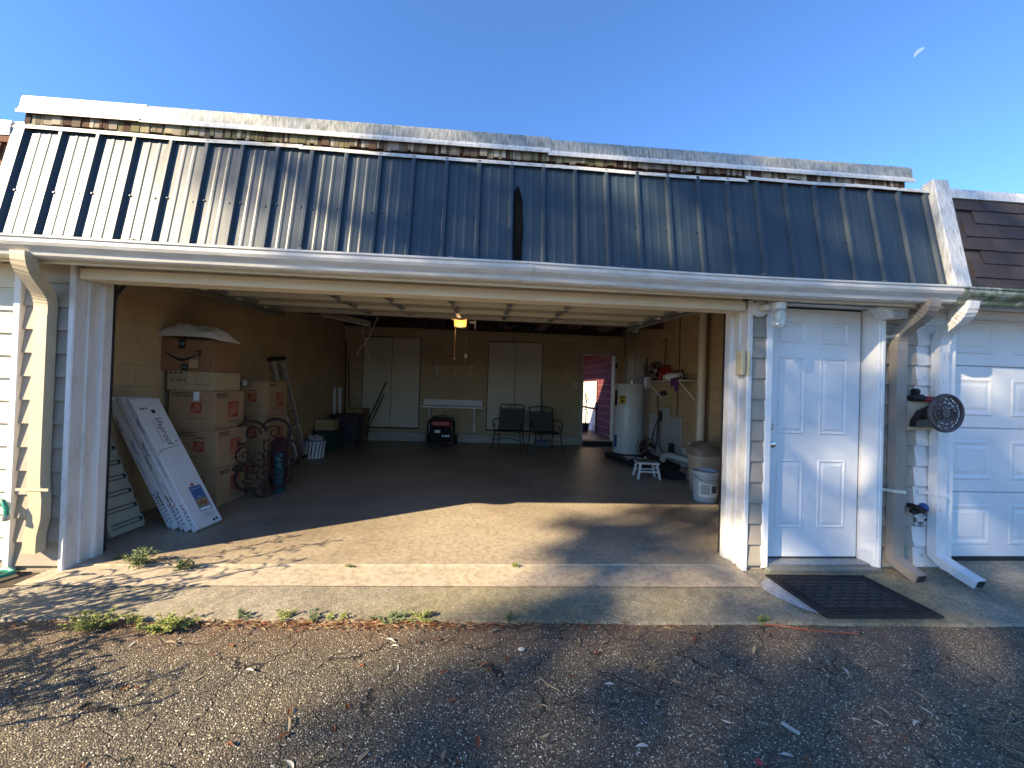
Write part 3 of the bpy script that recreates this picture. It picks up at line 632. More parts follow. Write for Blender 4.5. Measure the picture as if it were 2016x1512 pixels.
def shingle_roof(parent, x0, x1, m, z_off=0.0):
    t = MB().prism([(0.0, 0.010), (0.0, 0.017), (0.145, 0.006), (0.145, 0.0)], -0.15, 0.15, 'x')
    # profile is (y,z) = up the slope / outward
    src = t.build('shingle', m, parent); one = True; r = 0
    ox = parent.location.x
    while r*0.112 < RL - 0.02:
        x = x0 - 0.3 + (r*0.103 % 0.305)
        while x < x1:
            xa = x + 0.15
            if xa - 0.15 >= x0 - 0.31 and xa + 0.15 <= x1 + (0.3 if x1 > 0 else 0) and r*0.112 + 0.145 < RL:
                rr = random.Random(int(x*1000) + r*77)
                sx = 1.0
                T = Matrix.Translation((-ox, 0, 0)) @ RF @ Matrix.Translation((xa, r*0.112 + rr.uniform(-.003, .003), rr.uniform(0, 0.002))) @ Matrix.Rotation(rr.uniform(-.006, .006), 4, 'Z')
                if one: src.matrix_local = T; one = False
                else: inst(src, 'shingle', parent, mtx=T)
            x += 0.305
        r += 1
shingle_roof(NR, 3.80, 5.6, M['shingle_brown'])
mb = MB(); mb.T = Matrix.Translation((-3.5, 0, 0)) @ RF; mb.box(3.505, 7.5, 0.0, RL, -0.06, -0.002); rpart('roof_sheathing', mb, M['shingle_brown'])
mb = MB(); mb.T = Matrix.Translation((-3.5, 0, 0)); mb.prism([(-0.155, 2.905), (-0.148, 2.955), (-0.135, 2.985), (0.05, 2.99), (0.05, 2.90)], 3.505, 7.5, 'x'); rpart('coping', mb, M['coping_lip'])
rpart('roof_deck', MB().box(0.13, 4.4, 0.0, 6.5, 2.86, 2.95), M['wood_dark'])
rpart('side_slab', MB().box(0.24, 2.9, 0.02, 0.6, -0.03, -0.006), M['apron'])

NL = thing('neighboring_unit', 'cream sided neighboring unit at the left edge with reddish shingle roof', 'building', (-3.2, 0, 0))
def lpart(name, mb, m, parent=None): return mb.build(name, m, parent or NL)
lpart('outer_wall', MB().box(-3.5, -0.10, 0.02, 0.2, -0.05, 2.9), M['siding_cream'])
mb = MB(); mb.prism([(-0.026, 0.0), (-0.008, BE+0.004), (0.019, BE+0.004), (0.019, 0.0)], -2.2, 0.007, 'x'); b0 = mb.build('siding_board', M['siding_cream'], NL); b0.location.z = 0.06
for k in range(1, 13): inst(b0, 'siding_board', NL, (0, 0, 0.06 + k*0.1535))
shingle_roof(NL, -4.6, -3.06, M['shingle_red'])
mb = MB(); mb.T = Matrix.Translation((3.2, 0, 0)) @ RF; mb.box(-6.5, -3.13, 0.0, RL, -0.06, -0.002); lpart('roof_sheathing', mb, M['shingle_red'])
mb = MB(); mb.T = Matrix.Translation((3.2, 0, 0)); mb.prism([(-0.160, 2.865), (-0.160, 2.90), (-0.15, 2.965), (0.05, 2.97), (0.05, 2.86)], -6.5, -3.128, 'x'); lpart('coping', mb, M['trim_white'])
lpart('soffit', MB().box(-3.3, -0.105, -0.205, 0.019, 2.06, 2.10), M['soffit_cream'])
# ================================================================== TREES BEHIND THE CAMERA (their shade falls on the garage)
SV = Vector((1.7, 1.0, -1.09))
def leaf_cluster(mb, c, r, n, rr, ln=0.24, wd=0.13):
    for i in range(n):
        p = c + Vector((rr.gauss(0, 1), rr.gauss(0, 1), rr.gauss(0, 0.8)))*r*0.55
        d = Vector((rr.uniform(-1, 1), rr.uniform(-1, 1), rr.uniform(-0.9, 0.4))).normalized(); w = d.orthogonal().normalized()
        w = Matrix.Rotation(rr.uniform(0, 6.28), 3, d) @ w; l = ln*rr.uniform(0.7, 1.3)
        a = p; b_ = p + d*l*0.45 + w*wd*0.5; e = p + d*l; f = p + d*l*0.45 - w*wd*0.5
        mb.face([mb.v(a), mb.v(b_), mb.v(e), mb.v(f)])
def limb(mb, a, b, r0, r1, rr, seg=6, n=5):
    P = []; S = []
    for i in range(n+1):
        k = i/n; q = a.lerp(b, k); q = q + Vector((rr.gauss(0, 1), rr.gauss(0, 1), rr.gauss(0, 0.5)))*0.04*(b-a).length*math.sin(math.pi*k)
        P.append(q); S.append((r0 + (r1-r0)*k)/r0)
    mb.tube(P, r0, seg, scales=S)
TR = thing('tree', 'tall leafy tree standing left behind the viewpoint, shading the right half of the garage', 'tree', (-20, -14.6, -0.07))
base = Vector((-20, -14.6, -0.07)); rr = random.Random(11)
cl = []
def ell(Y, Z, c, r): return ((Y-c[0])/r[0])**2 + ((Z-c[1])/r[1])**2
BL = [((-14.6, 16.3), (3.4, 2.75), 400, 0.46, 1.0), ((-14.5, 12.75), (1.55, 0.95), 78, 0.36, 1.0), ((-11.55, 14.9), (0.75, 0.9), 9, 0.24, 0.7),
      ((-11.95, 13.85), (0.75, 0.5), 26, 0.22, 0.9), ((-12.5, 13.3), (0.35, 0.3), 8, 0.22, 0.8)]
for c, r, n, cr, dens in BL:
    k = 0
    while k < n:
        Y = rr.uniform(c[0]-r[0], c[0]+r[0]); Z = rr.uniform(c[1]-r[1], c[1]+r[1])
        if ell(Y, Z, c, r) > 1: continue
        h = noise.noise((Y*0.85, Z*0.85, 3.1))
        if n > 50 and h < -0.30 and rr.random() < 0.93: k += 0.6; continue
        dt = rr.uniform(-1.3, 1.3); cl.append((Vector((-20, Y, Z)) + SV*dt, cr, int(15*dens))); k += 1
mb = MB()
for c, r, n in cl: leaf_cluster(mb, c - base, r, n, rr)
mb.build('crown', M['leaf'], TR, recalc=False)
mb = MB(); limb(mb, Vector((0, 0, 0)), Vector((0.2, 0.3, 9.5)), 0.36, 0.22, rr, 10, 8); limb(mb, Vector((0.2, 0.3, 9.4)), Vector((0, -0.2, 17.5)), 0.22, 0.05, rr, 8, 7)
for c, r, n in cl[::6]:
    e = c - base; s = Vector((0.15, 0.1, max(8.5, e.z - 1.6 - 0.3*abs(e.y)))); limb(mb, s, e, 0.06, 0.015, rr, 5, 4)
mb.build('trunk', M['bark'], TR, smooth=True)
def plain_tree(loc, h, label, seed):
    r2 = random.Random(seed); T = thing('tree', label, 'tree', loc)
    mb = MB(); mt = MB(); limb(mt, Vector((0, 0, 0)), Vector((0.1, 0.1, h*0.55)), 0.2, 0.1, r2, 8, 6)
    for i in range(70):
        a = r2.uniform(0, 6.28); q = r2.random()**0.5; z = r2.uniform(-1, 1)
        c = Vector((math.cos(a)*q*h*0.32*math.sqrt(1-z*z*0.8), math.sin(a)*q*h*0.32*math.sqrt(1-z*z*0.8), h*0.66 + z*h*0.34)); leaf_cluster(mb, c, h*0.085, 14, r2, 0.35, 0.2)
        if i % 5 == 0: limb(mt, Vector((0.08, 0.08, h*0.4)), c, 0.05, 0.015, r2, 5, 3)
    mb.build('crown', M['leaf'], T, recalc=False); mt.build('trunk', M['bark'], T, smooth=True)
plain_tree((3, -19, -0.07), 9, 'round broadleaf tree across the driveway behind the viewpoint', 5)
plain_tree((11, -17, -0.07), 8, 'smaller broadleaf tree across the driveway far to the right', 6)
plain_tree((-8, -24, -0.07), 10, 'larger broadleaf tree across the driveway to the left', 8)
# ------------------------------------------------------------------ moon
mb = MB(); pts = []
for i in range(17): a = math.pi*i/16; pts.append((3.5*math.cos(a), 3.5*math.sin(a)*0.75))
low = [(3.2*math.cos(math.pi*i/10), 0.3*math.sin(math.pi*i/10)) for i in range(9, 0, -1)]
mb.prism(pts + [(x, y) for x, y in low], -1.0, 1.0, 'y')
mo = mb.build('moon', M['moon']); mo.location = (361.4, 300, 299.0); mo.rotation_euler = (rad(10), rad(-35), rad(-48)); tag(mo, 'small pale daytime moon high in the blue sky', 'moon')
# ================================================================== OPENED GARAGE DOOR, TRACKS, OPENER
GD = thing('overhead_garage_door', 'cream sectional garage door rolled up under the ceiling on its tracks', 'garage door', (-0.36, 0.30, 2.17))
DT = Matrix.Rotation(rad(2.6), 4, 'X')
def dpart(name, mb, m, label=None): return mb.build(name, m, GD)
for k in range(4):
    y0 = k*0.565; mb = MB(); mb.T = DT
    mb.box(-2.42, 2.42, y0+0.004, y0+0.555, 0.035, 0.06); s = dpart('door_section', mb, M['curb_paint'])
    for y in ((y0+0.515,) if k else (y0+0.004, y0+0.515)):
        mb = MB(); mb.T = DT; mb.prism([(y, 0.0345), (y, -0.006), (y+0.012, -0.010), (y+0.028, -0.010), (y+0.040, -0.006), (y+0.040, 0.0345)], -2.42, 2.42, 'x'); o = mb.build('section_rail', M['cabinet_paint'] if k < 3 else M['curb_paint'], s)
        o.parent = s
    for x in (-2.39, -1.24, -0.68, -0.02, 0.60, 1.24, 2.39):
        mb = MB(); mb.T = DT; mb.box(x-0.028, x+0.028, y0+0.046, y0+0.514, 0.0, 0.0345); mb.build('stile', M['galv'], s)
        if k < 3:
            mb = MB(); mb.T = DT; mb.box(x-0.022, x+0.022, y0+0.51, y0+0.61, -0.018, -0.0105); mb.build('hinge', M['steel'], s)
for x in (-2.44, 2.44):
    for k in range(4):
        mb = MB(); mb.T = DT; mb.lathe([(0.022, -0.03), (0.022, 0.03)], (x, 0.55*k+0.3, 0.01), 12, 'x'); dpart('roller', mb, M['pvc_white'])
for side in (-1, 1):
    ox_ = -0.05 if side < 0 else 0.0
    T = thing('door_track', 'left galvanised garage door track curving up under the ceiling' if side < 0 else 'right galvanised garage door track curving up under the ceiling', 'door track', (-0.36 + side*2.475 + ox_, 0.26, 0), group='garage door tracks')
    path = [(0, 0, 0.02), (0, 0, 1.75)] + [(0, 0.38*(1-math.cos(a)), 1.75 + 0.42*math.sin(a)) for a in [rad(15*i) for i in range(1, 7)]] + [(0, 2.6, 2.27)]
    ch = [(-0.022, -0.03), (0.022, -0.03), (0.022, -0.026), (-0.018, -0.026), (-0.018, 0.026), (0.022, 0.026), (0.022, 0.03), (-0.022, 0.03)]
    MB().sweep([(a*-side, b) for a, b in ch], path, (1, 0, 0)).build('rail', M['galv'], T)
    MB().box(-0.004+side*0.03, 0.004+side*0.03, 2.3, 2.34, 2.27, 2.84).build('hanger', M['galv'], T)
    MB().box(-0.03+side*0.02, 0.02+side*0.02, 2.2, 2.32, 2.18, 2.26).build('end_bracket', M['galv'], T)
OP = thing('garage_door_opener', 'ceiling mounted garage door opener with glowing amber lamp lens', 'door opener', (-0.40, 3.0, 2.20))
MB().cbox((0.02, 0.22, 0.10), (0.20, 0.34, 0.15), 0.01).build('motor_housing', M['black_plastic'], OP)
mb = MB(); mb.prism([(-0.085, 0.025), (0.085, 0.025), (0.097, 0.145), (0.05, 0.132), (0, 0.127), (-0.05, 0.132), (-0.097, 0.145)], 0.0, 0.048, 'y'); mb.build('lamp_lens', M['lamp_lens'], OP)
bl_ = bpy.data.lights.new('opener_bulb', 'POINT'); bl_.energy = 0.9; bl_.color = (1.0, 0.62, 0.28); bl_.shadow_soft_size = 0.06; bo_ = bpy.data.objects.new('opener_bulb', bl_); COL.objects.link(bo_); bo_.parent = OP; bo_.location = (0, -0.09, 0.03)
MB().cbox((0, -0.006, 0.018), (0.18, 0.03, 0.02)).build('lens_rim', M['black_plastic'], OP)
MB().box(-0.015, 0.015, -2.9, 0.05, 0.15, 0.19).build('rail', M['steel'], OP)
for x in (-0.09, 0.12): MB().box(x-0.012, x+0.012, 0.3, 0.33, 0.176, 0.66).build('hanger', M['steel'], OP)
mb = MB(); mb.tube([(-0.1, 0.05, 0.13), (-0.16, 0.0, 0.16), (-0.22, -0.1, 0.22), (-0.25, -0.1, 0.4)], 0.006); mb.build('cable', M['pvc_white'], OP)
mb = MB(); mb.box(0.13, 0.24, 0.08, 0.11, 0.10, 0.13); mb.box(0.215, 0.23, 0.05, 0.3, 0.02, 0.16); mb.build('bracket', M['galv'], OP)
def cord(name, label, cat, pts, r, m, extra=None, group=None):
    p0 = Vector(pts[-1]); T = thing(name, label, cat, p0, group=group)
    MB().tube([Vector(p)-p0 for p in pts], r, 5).build('cord', m, T)
    return T
t = cord('pull_cord', 'pull cord hanging below the opener with a small wooden bead', 'cord', [(-0.47, 3.02, 2.24), (-0.475, 3.02, 2.0), (-0.475, 3.02, 1.74)], 0.003, M['tape'])
MB().lathe([(0.006, 0), (0.018, 0.01), (0.018, 0.025), (0.006, 0.035)], (0, 0, -0.02), 10).build('bead', M['tape'], t, True)
t = cord('pull_cord', 'pull cord with a pale ball hanging right of the beaded cord', 'cord', [(-0.335, 3.6, 2.35), (-0.335, 3.6, 2.0), (-0.335, 3.6, 1.66)], 0.004, M['tape'])
MB().lathe([(0.004, 0), (0.026, 0.012), (0.034, 0.035), (0.026, 0.058), (0.004, 0.07)], (0, 0, 0.14), 12).build('ball', M['pvc'], t, True)
cord('hanging_wire', 'loose white wire dangling in front of the left closet', 'wire', [(-2.05, 4.6, 2.62), (-2.12, 4.6, 2.45), (-2.20, 4.6, 2.25), (-2.28, 4.62, 2.10), (-2.42, 4.65, 1.95), (-2.44, 4.65, 1.85)], 0.009, M['pvc'])
cord('power_wire', 'white wire dropping from the ceiling strip light', 'wire', [(-2.44, 4.9, 2.40), (-2.40, 4.9, 2.25), (-2.36, 4.95, 2.0), (-2.30, 5.0, 1.75)], 0.008, M['pvc_white'])
SLT = thing('strip_light', 'unlit pale strip light hanging askew from the ceiling', 'light fixture', (-3.0, 4.4, 2.56)); SLT.rotation_euler = (rad(4), rad(9), rad(8))
mb = MB(); mb.prism([(-0.06, 0.0), (0.06, 0.0), (0.045, 0.06), (-0.045, 0.06)], 0.0, 0.85, 'x'); mb.build('housing', M['curb_paint'], SLT)
mb = MB(); mb.lathe([(0.016, 0.03), (0.016, 0.82)], (0, 0, -0.025), 10, 'x'); mb.build('tube', M['carton_white'], SLT, True)
MB().box(0.0, 0.02, -0.05, 0.05, -0.05, -0.001).build('end_cap', M['curb_paint'], SLT); MB().box(0.83, 0.85, -0.05, 0.05, -0.05, -0.001).build('end_cap', M['curb_paint'], SLT)

# ================================================================== CARDBOARD STACKS ON THE LEFT
PX = lambda a, b: None
def carton(name, label, corner, w, d, h, rz=0.0, m='card', group=None, open_top=False):
    """near right corner at `corner`; width to the left, depth away"""
    T = thing(name, label, 'box', corner, rz, group)
    mb = MB(); mb.box(-w, 0, 0, d, 0.0, h, 0.004)
    body = mb.build('box_body', M[m], T)
    mb = MB(); mb.box(-w+0.004, -0.004, 0.004, d/2-0.003, h+0.0008, h+0.005); mb.build('flap', M[m], T)
    mb = MB(); mb.box(-w+0.004, -0.004, d/2+0.003, d-0.004, h+0.0008, h+0.005); mb.build('flap', M[m], T)
    return T
FF = lambda x, z: frame((x, -0.0012, z), (1, 0, 0), (0, 0, 1))          # on the front face, facing the viewer
SF = lambda y, z: frame((0.0012, y, z), (0, 1, 0), (0, 0, 1))           # on the right-hand face
def rect(mb, x0, x1, z0, z1, f, t=0.0008):
    mb.T = f; mb.box(x0, x1, z0, z1, 0.0, t)
def mover_print(T, w, d, h, front=True):
    def bar(f, x, z, L):
        mb = MB(); mb.T = f
        for (a, b_, c, e) in ((x, x+L, z, z+0.006), (x, x+L, z+0.036, z+0.042), (x, x+0.006, z+0.0065, z+0.0355), (x+L-0.006, x+L, z+0.0065, z+0.0355)): mb.box(a, b_, c, e, 0, 0.0006)
        mb.build('print_frame', M['dark_print'], T)
        text('MEDIUM BOX', 0.030, M['dark_print'], T, f @ Matrix.Translation((x+L/2, z+0.021, 0.0)), sx=L/0.24)
    if front:
        bar(FF(0, 0), -w+0.03, h-0.062, 0.21)
        mb = MB(); rect(mb, -0.235, -0.13, 0.17, 0.275, FF(0, 0)); mb.build('logo', M['orange_print'], T)
        for i, s in enumerate(('THE', 'HOME', 'DEPOT')): text(s, 0.030, M['card_pale'], T, FF(-0.1825, 0.250-0.027*i) @ Matrix.Rotation(0.35, 4, 'Z') @ Matrix.Translation((0, 0, 0.0008)))
        mb = MB(); mb.T = FF(-0.18, 0.30); mb.prism([(0.055*math.cos(a), 0.02*math.sin(a)) for a in [math.pi*i/8 for i in range(9)]] + [(0.045*math.cos(a), 0.009*math.sin(a)) for a in [math.pi*i/8 for i in range(8, -1, -1)]], 0, 0.0006, 'z'); mb.build('print_arrow', M['dark_print'], T)
        mb = MB(); rect(mb, -0.27, -0.05, 0.112, 0.116, FF(0, 0), 0.0005); mb.build('print_line', M['dark_print'], T)
    bar(SF(0, 0), 0.03, h-0.065, 0.15)
    mb = MB(); rect(mb, 0.20, 0.36, 0.115, 0.285, SF(0, 0)); mb.build('logo', M['orange_print'], T)
    for i, s in enumerate(('THE', 'HOME', 'DEPOT')): text(s, 0.050, M['card_pale'], T, SF(0.28, 0.245-0.043*i) @ Matrix.Rotation(0.35, 4, 'Z') @ Matrix.Translation((0, 0, 0.0008)))
    mb = MB(); rect(mb, 0.19, 0.38, 0.075, 0.081, SF(0, 0), 0.0005); rect(mb, 0.19, 0.36, 0.055, 0.060, SF(0, 0), 0.0005); mb.build('print_line', M['dark_print'], T)
gs = 'moving boxes stacked along the left wall'
b1 = carton('moving_box', 'brown moving box with orange squares, lowest of the stack behind the white cartons', (-2.70, 1.30, 0.001), 0.457, 0.457, 0.392, rad(1), group=gs); mover_print(b1, .457, .457, .392)
b2 = carton('moving_box', 'brown moving box with orange squares, second from the floor of the front stack', (-2.725, 1.30, 0.399), 0.457, 0.457, 0.392, rad(-3), group=gs); mover_print(b2, .457, .457, .392)
b3 = carton('moving_box', 'brown moving box with orange squares and a white shipping label', (-2.757, 1.295, 0.797), 0.457, 0.457, 0.398, rad(-2), group=gs); mover_print(b3, .457, .457, .398)
mb = MB(); rect(mb, -0.215, -0.155, 0.298, 0.388, FF(0, 0), 0.0014); mb.build('shipping_label', M['white_label'], b3)
b4 = carton('cardboard_box', 'low tan cardboard box with tape, between moving box and top parcel', (-2.775, 1.30, 1.201), 0.47, 0.40, 0.188, rad(-2), 'card_pale')
mb = MB(); rect(mb, -0.27, -0.205, 0.07, 0.187, FF(0, 0), 0.001); mb.build('tape', M['tape'], b4); mb = MB(); rect(mb, -0.30, -0.225, 0.01, 0.045, FF(0, 0), 0.001); mb.build('tape', M['tape'], b4)
mb = MB()
rr = random.Random(4)
for i in range(12): x = -0.44 + i*0.014; rect(mb, x, x+0.006, 0.08 + rr.uniform(0, .02), 0.105 + rr.uniform(0, .02), FF(0, 0), 0.0005)
for i in range(3): rect(mb, -0.45 + i*0.05, -0.42 + i*0.05, 0.165, 0.18, FF(0, 0), 0.0005)
rect(mb, -0.20, -0.06, 0.055, 0.059, FF(0, 0), 0.0005); mb.build('print_line', M['dark_print'], b4)
b5 = carton('parcel_box', 'dark brown parcel box with printed smile arrow, topmost of the stack', (-2.785, 1.29, 1.396), 0.55, 0.42, 0.318, rad(-1), 'card_dark')
# smile arrow
mb = MB(); mb.T = FF(0, 0); up = []; lo = []
for i in range(17):
    k = i/16; x = -0.475 + 0.335*k; yc = 0.195 - 0.078*math.sin(math.pi*k)**1.0 + 0.012*k - 0.02*k; w = 0.004 + 0.010*math.sin(math.pi*min(1, k*1.02))
    up.append((x, yc+w)); lo.append((x, yc-w))
mb.prism(up + lo[::-1], 0, 0.0007, 'z'); mb.build('smile_print', M['black_print'], b5)
mb = MB(); mb.T = FF(0, 0); mb.prism([(-0.188, 0.212), (-0.12, 0.218), (-0.128, 0.150), (-0.146, 0.152), (-0.139, 0.200), (-0.186, 0.198)], 0, 0.0007, 'z'); mb.build('arrow_head', M['black_print'], b5)
mb = MB(); rect(mb, -0.345, -0.275, 0.228, 0.317, FF(0, 0), 0.001); mb.build('tape', M['black_print'], b5); mb = MB(); rect(mb, -0.31, -0.245, 0.0, 0.068, FF(0, 0), 0.001); mb.build('tape', M['black_print'], b5)
mb = MB(); rect(mb, -0.335, -0.285, 0.278, 0.288, FF(0, 0.0), 0.0016); rect(mb, -0.33, -0.29, 0.262, 0.268, FF(0, 0.0), 0.0016); rect(mb, -0.30, -0.255, 0.040, 0.046, FF(0, 0), 0.0016); rect(mb, -0.30, -0.255, 0.028, 0.033, FF(0, 0), 0.0016); mb.build('tape_print', M['teal_print'], b5)
mb = MB(); rect(mb, -0.235, -0.15, 0.035, 0.12, FF(0, 0), 0.0008); mb.build('sticker', M['tape'], b5)
# bag lying on top
BG = thing('cushion_bag', 'pale puffy cushion in a clear wrap lying on the top parcel', 'cushion', (-3.05, 1.46, 1.72)); BG.rotation_euler = (0, 0, rad(3))
mb = MB(); NU, NV = 34, 18; grid = []
for i in range(NU+1):
    row = []
    for j in range(NV+1):
        u = i/NU*2-1; v = j/NV*2-1
        e = max(0, (1-abs(u)**2.6))**0.55*max(0, (1-abs(v)**2.6))**0.5
        wr = 0.012*noise.noise((u*7, v*3, 1)) + 0.008*math.sin(u*24 + v*3)*(1 if u < 0.15 else 0.3)
        row.append((0.335*u*(1-0.05*v*v), 0.21*v*(1-0.06*u*u), 0.175*e*(0.75 + 0.3*noise.noise((u*1.7, v*1.7, 4)) - 0.18*u) + wr*e + 0.006 - 0.030*abs(u)**4 + 0.020))
    grid.append(row)
V = [[mb.v(p) for p in r] for r in grid]
for i in range(NU):
    for j in range(NV): mb.face([V[i][j], V[i+1][j], V[i+1][j+1], V[i][j+1]])
mb.poly([grid[0][j] for j in range(NV+1)][::-1] + [grid[i][NV] for i in range(0)] ) if False else None
W2 = [[mb.v((p[0], p[1], 0.002)) for p in r] for r in (grid[0], grid[-1])]
mb.build('cushion', M['bag_fabric'], BG, True)
# second stack behind
gs2 = 'moving boxes of the rear stack'
c1 = carton('moving_box', 'brown moving box on the floor of the rear stack behind the iron scrollwork', (-2.66, 2.10, 0.001), 0.46, 0.46, 0.435, rad(2), group=gs); mover_print(c1, .46, .46, .435)
c2 = carton('moving_box', 'brown moving box in the middle of the rear stack', (-2.665, 2.10, 0.442), 0.46, 0.46, 0.435, rad(-2), group=gs); mover_print(c2, .46, .46, .435)
c3 = carton('moving_box', 'brown moving box on top of the rear stack beside the ladder', (-2.67, 2.10, 0.883), 0.46, 0.46, 0.425, rad(0), group=gs); mover_print(c3, .46, .46, .425)
mb = MB(); rect(mb, -0.30, -0.25, 0.37, 0.435, FF(0, 0), 0.002); mb.build('label', M['white_label'], c3)

# ================================================================== WHITE FLOORING CARTONS leaning on the wall
def leaning(name, label, o, e1, e2, parts_fn, group=None, cat='carton'):
    T = thing(name, label, cat, group=group); T.matrix_world = frame(o, e1, e2); parts_fn(T); return T
E1 = Vector((0.038, 0.263, 0)); E2 = Vector((-0.655, 0.285, 1.108)); CL, CWd, CT = 1.30, 0.262, 0.056
nlabels = ['white flooring carton facing the room with photo panel, frontmost of five', 'second of the five leaning white flooring cartons', 'third of the five leaning white flooring cartons', 'fourth of the five leaning white flooring cartons', 'rearmost white flooring carton nearest the wall']
def carton_white(k):
    def f(T):
        MB().box(0, CWd, 0, CL, -CT+0.0015, 0, 0.004).build('box_body', M['carton_white'], T)
        S = lambda y, z: frame((-0.0006, y, z), (0, -1, 0), (0, 0, 1))      # long narrow side, reading down
        rr = random.Random(k+20)
        S0 = Matrix(((0, 0, -1, -0.0006), (-1, 0, 0, 0), (0, 1, 0, 0), (0, 0, 0, 1)))
        def side(mtx_y, body, size, m='black_print'): text(body, size, M[m], T, Matrix.Translation((0, mtx_y, -CT/2)) @ S0)
        ys = [1.02, 0.80, 0.66, 0.30][k % 4] if k else 1.04
        side(ys, 'lifeproof', 0.040); side(ys-0.42 if k else 0.62, 'LUXURY VINYL PLANK', 0.017)
        if k in (1, 3): side(0.80, 'lifeproof', 0.040)
        for y0 in (0.32, 0.24) if k else (0.25,):
            for i in range(3):
                mb = MB(); mb.T = Matrix.Translation((-0.0006, y0 - i*0.03, -CT/2 + 0.006*(i-1))); mb.lathe([(0.008, 0), (0.008, 0.0006)], (0, 0, 0), 10, 'x'); mb.build('icon', M['red_print'] if (k + (y0 < 0.3)) % 2 else M['dark_print'], T)
        for i in range(4):
            mb = MB(); y = 0.17 - i*0.035; mb.box(-0.0007, -0.0001, y, y+0.012, -CT*0.75, -CT*0.3); mb.build('print_block', M['teal_print'], T)
        mb = MB(); mb.box(0.02, CWd-0.02, CL+0.0001, CL+0.0008, -CT*0.8, -CT*0.2); mb.build('end_print', M['dark_print'], T)
        if k: return
        TX = Matrix.Rotation(-math.pi/2, 4, 'Z')
        text('lifeproof', 0.082, M['black_print'], T, Matrix.Translation((0.150, 0.955, 0.0003)) @ TX)
        mb = MB(); mb.box(0.130, 0.165, 1.145, 1.180, 0.0, 0.0008); mb.build('logo', M['black_print'], T)
        text('LUXURY VINYL PLANK FLOORING', 0.016, M['dark_print'], T, Matrix.Translation((0.10, 0.96, 0.0003)) @ TX)
        mb = MB(); mb.prism([(0.0, 0.735), (0.045, 0.775), (0.24, 0.80), (0.24, 0.804), (0.044, 0.780), (0.0, 0.740)], 0.0, 0.0007, 'z'); mb.build('print_line', M['dark_print'], T)
        mb = MB(); mb.prism([(0.20, 0.82), (0.21, 0.85), (0.235, 0.85), (0.235, 0.845), (0.214, 0.845), (0.205, 0.82)], 0.0, 0.0007, 'z'); mb.build('print_mark', M['dark_print'], T)
        mb = MB(); mb.box(0.105, 0.225, 0.14, 0.385, 0.0, 0.0007); p = mb.build('print_panel', M['blue_print'], T)
        mb = MB(); mb.box(0.112, 0.218, 0.178, 0.258, 0.0008, 0.0013); mb.build('picture', M['leaf_tan'], p)
        mb = MB()
        for (x, y, a, c) in ((0.135, 0.212, .016, .02), (0.165, 0.222, .022, .026), (0.195, 0.215, .016, .022), (0.178, 0.198, .018, .012)): mb.prism([(x + a*math.cos(q), y + c*math.sin(q)) for q in [0.785*i for i in range(8)]], 0.0014, 0.0018, 'z')
        mb.build('picture_shapes', M['card_dark'], p)
        mb = MB(); mb.box(0.112, 0.218, 0.147, 0.172, 0.0008, 0.0013); mb.build('white_box', M['white_label'], p)
        text('Installation Instructions', 0.011, M['white_label'], p, Matrix.Translation((0.165, 0.36, 0.0008))); text('SEE INSIDE', 0.010, M['white_label'], p, Matrix.Translation((0.165, 0.275, 0.0008)))
        mb = MB(); mb.lathe([(0.015, 0), (0.015, 0.0007)], (0.150, 0.402, 0), 14, 'z'); mb.build('seal', M['orange_print'], T)
        mb = MB()
        for i in range(4): mb.box(0.11, 0.22, 0.115-i*0.012, 0.117-i*0.012, 0.0, 0.0006)
        mb.build('print_line', M['dark_print'], T)
        mb = MB(); mb.lathe([(0.012, 0), (0.012, 0.0007)], (0.185, 0.035, 0), 12, 'z'); mb.lathe([(0.012, 0), (0.012, 0.0007)], (0.213, 0.04, 0), 12, 'z'); mb.build('icon', M['dark_print'], T)
        mb = MB()
        for i in range(3): mb.box(0.045 + i*0.022, 0.058 + i*0.022, 1.185, 1.205, 0.0, 0.0007)
        mb.build('icon', M['dark_print'], T)
    return f
nrm = E1.normalized().cross((E2 - E1.normalized()*E2.dot(E1.normalized())).normalized())
for k in range(5):
    hz = Vector((nrm.x, nrm.y, 0)).normalized()
    o = Vector((-2.415, 0.630, 0.024)) - hz*k*0.068 + Vector((0, 0.012*k + (0, -0.014, 0.004, -0.012, 0.003)[k], 0))
    leaning('flooring_carton', nlabels[k], o, E1, E2 + Vector((0.0, 0, 0.012*k)), carton_white(k), 'flooring cartons leaning on the left wall')
def slat_panel(T):
    MB().box(0, 0.30, 0, 0.80, -0.05, 0, 0.004).build('panel', M['metal_cream'], T)
    for i in range(6):
        y = 0.05 + i*0.132
        for d in (0, 0.032): MB().box(0.03, 0.282, y+d, y+d+0.007, 0.0005, 0.008).build('slot_rail', M['dark_print'], T)
        MB().box(0.27, 0.288, y+0.008, y+0.031, 0.0005, 0.010).build('catch', M['dark_print'], T)
        MB().box(0.301, 0.312, y-0.02, y+0.05, -0.03, -0.005).build('hinge', M['metal_cream'], T)
leaning('slatted_panel', 'cream metal panel with paired dark slots leaning just inside the left jamb', (-2.955, 0.462, 0.02), (0.01, 0.29, 0), (-0.30, 0.09, 0.72), slat_panel, cat='panel')

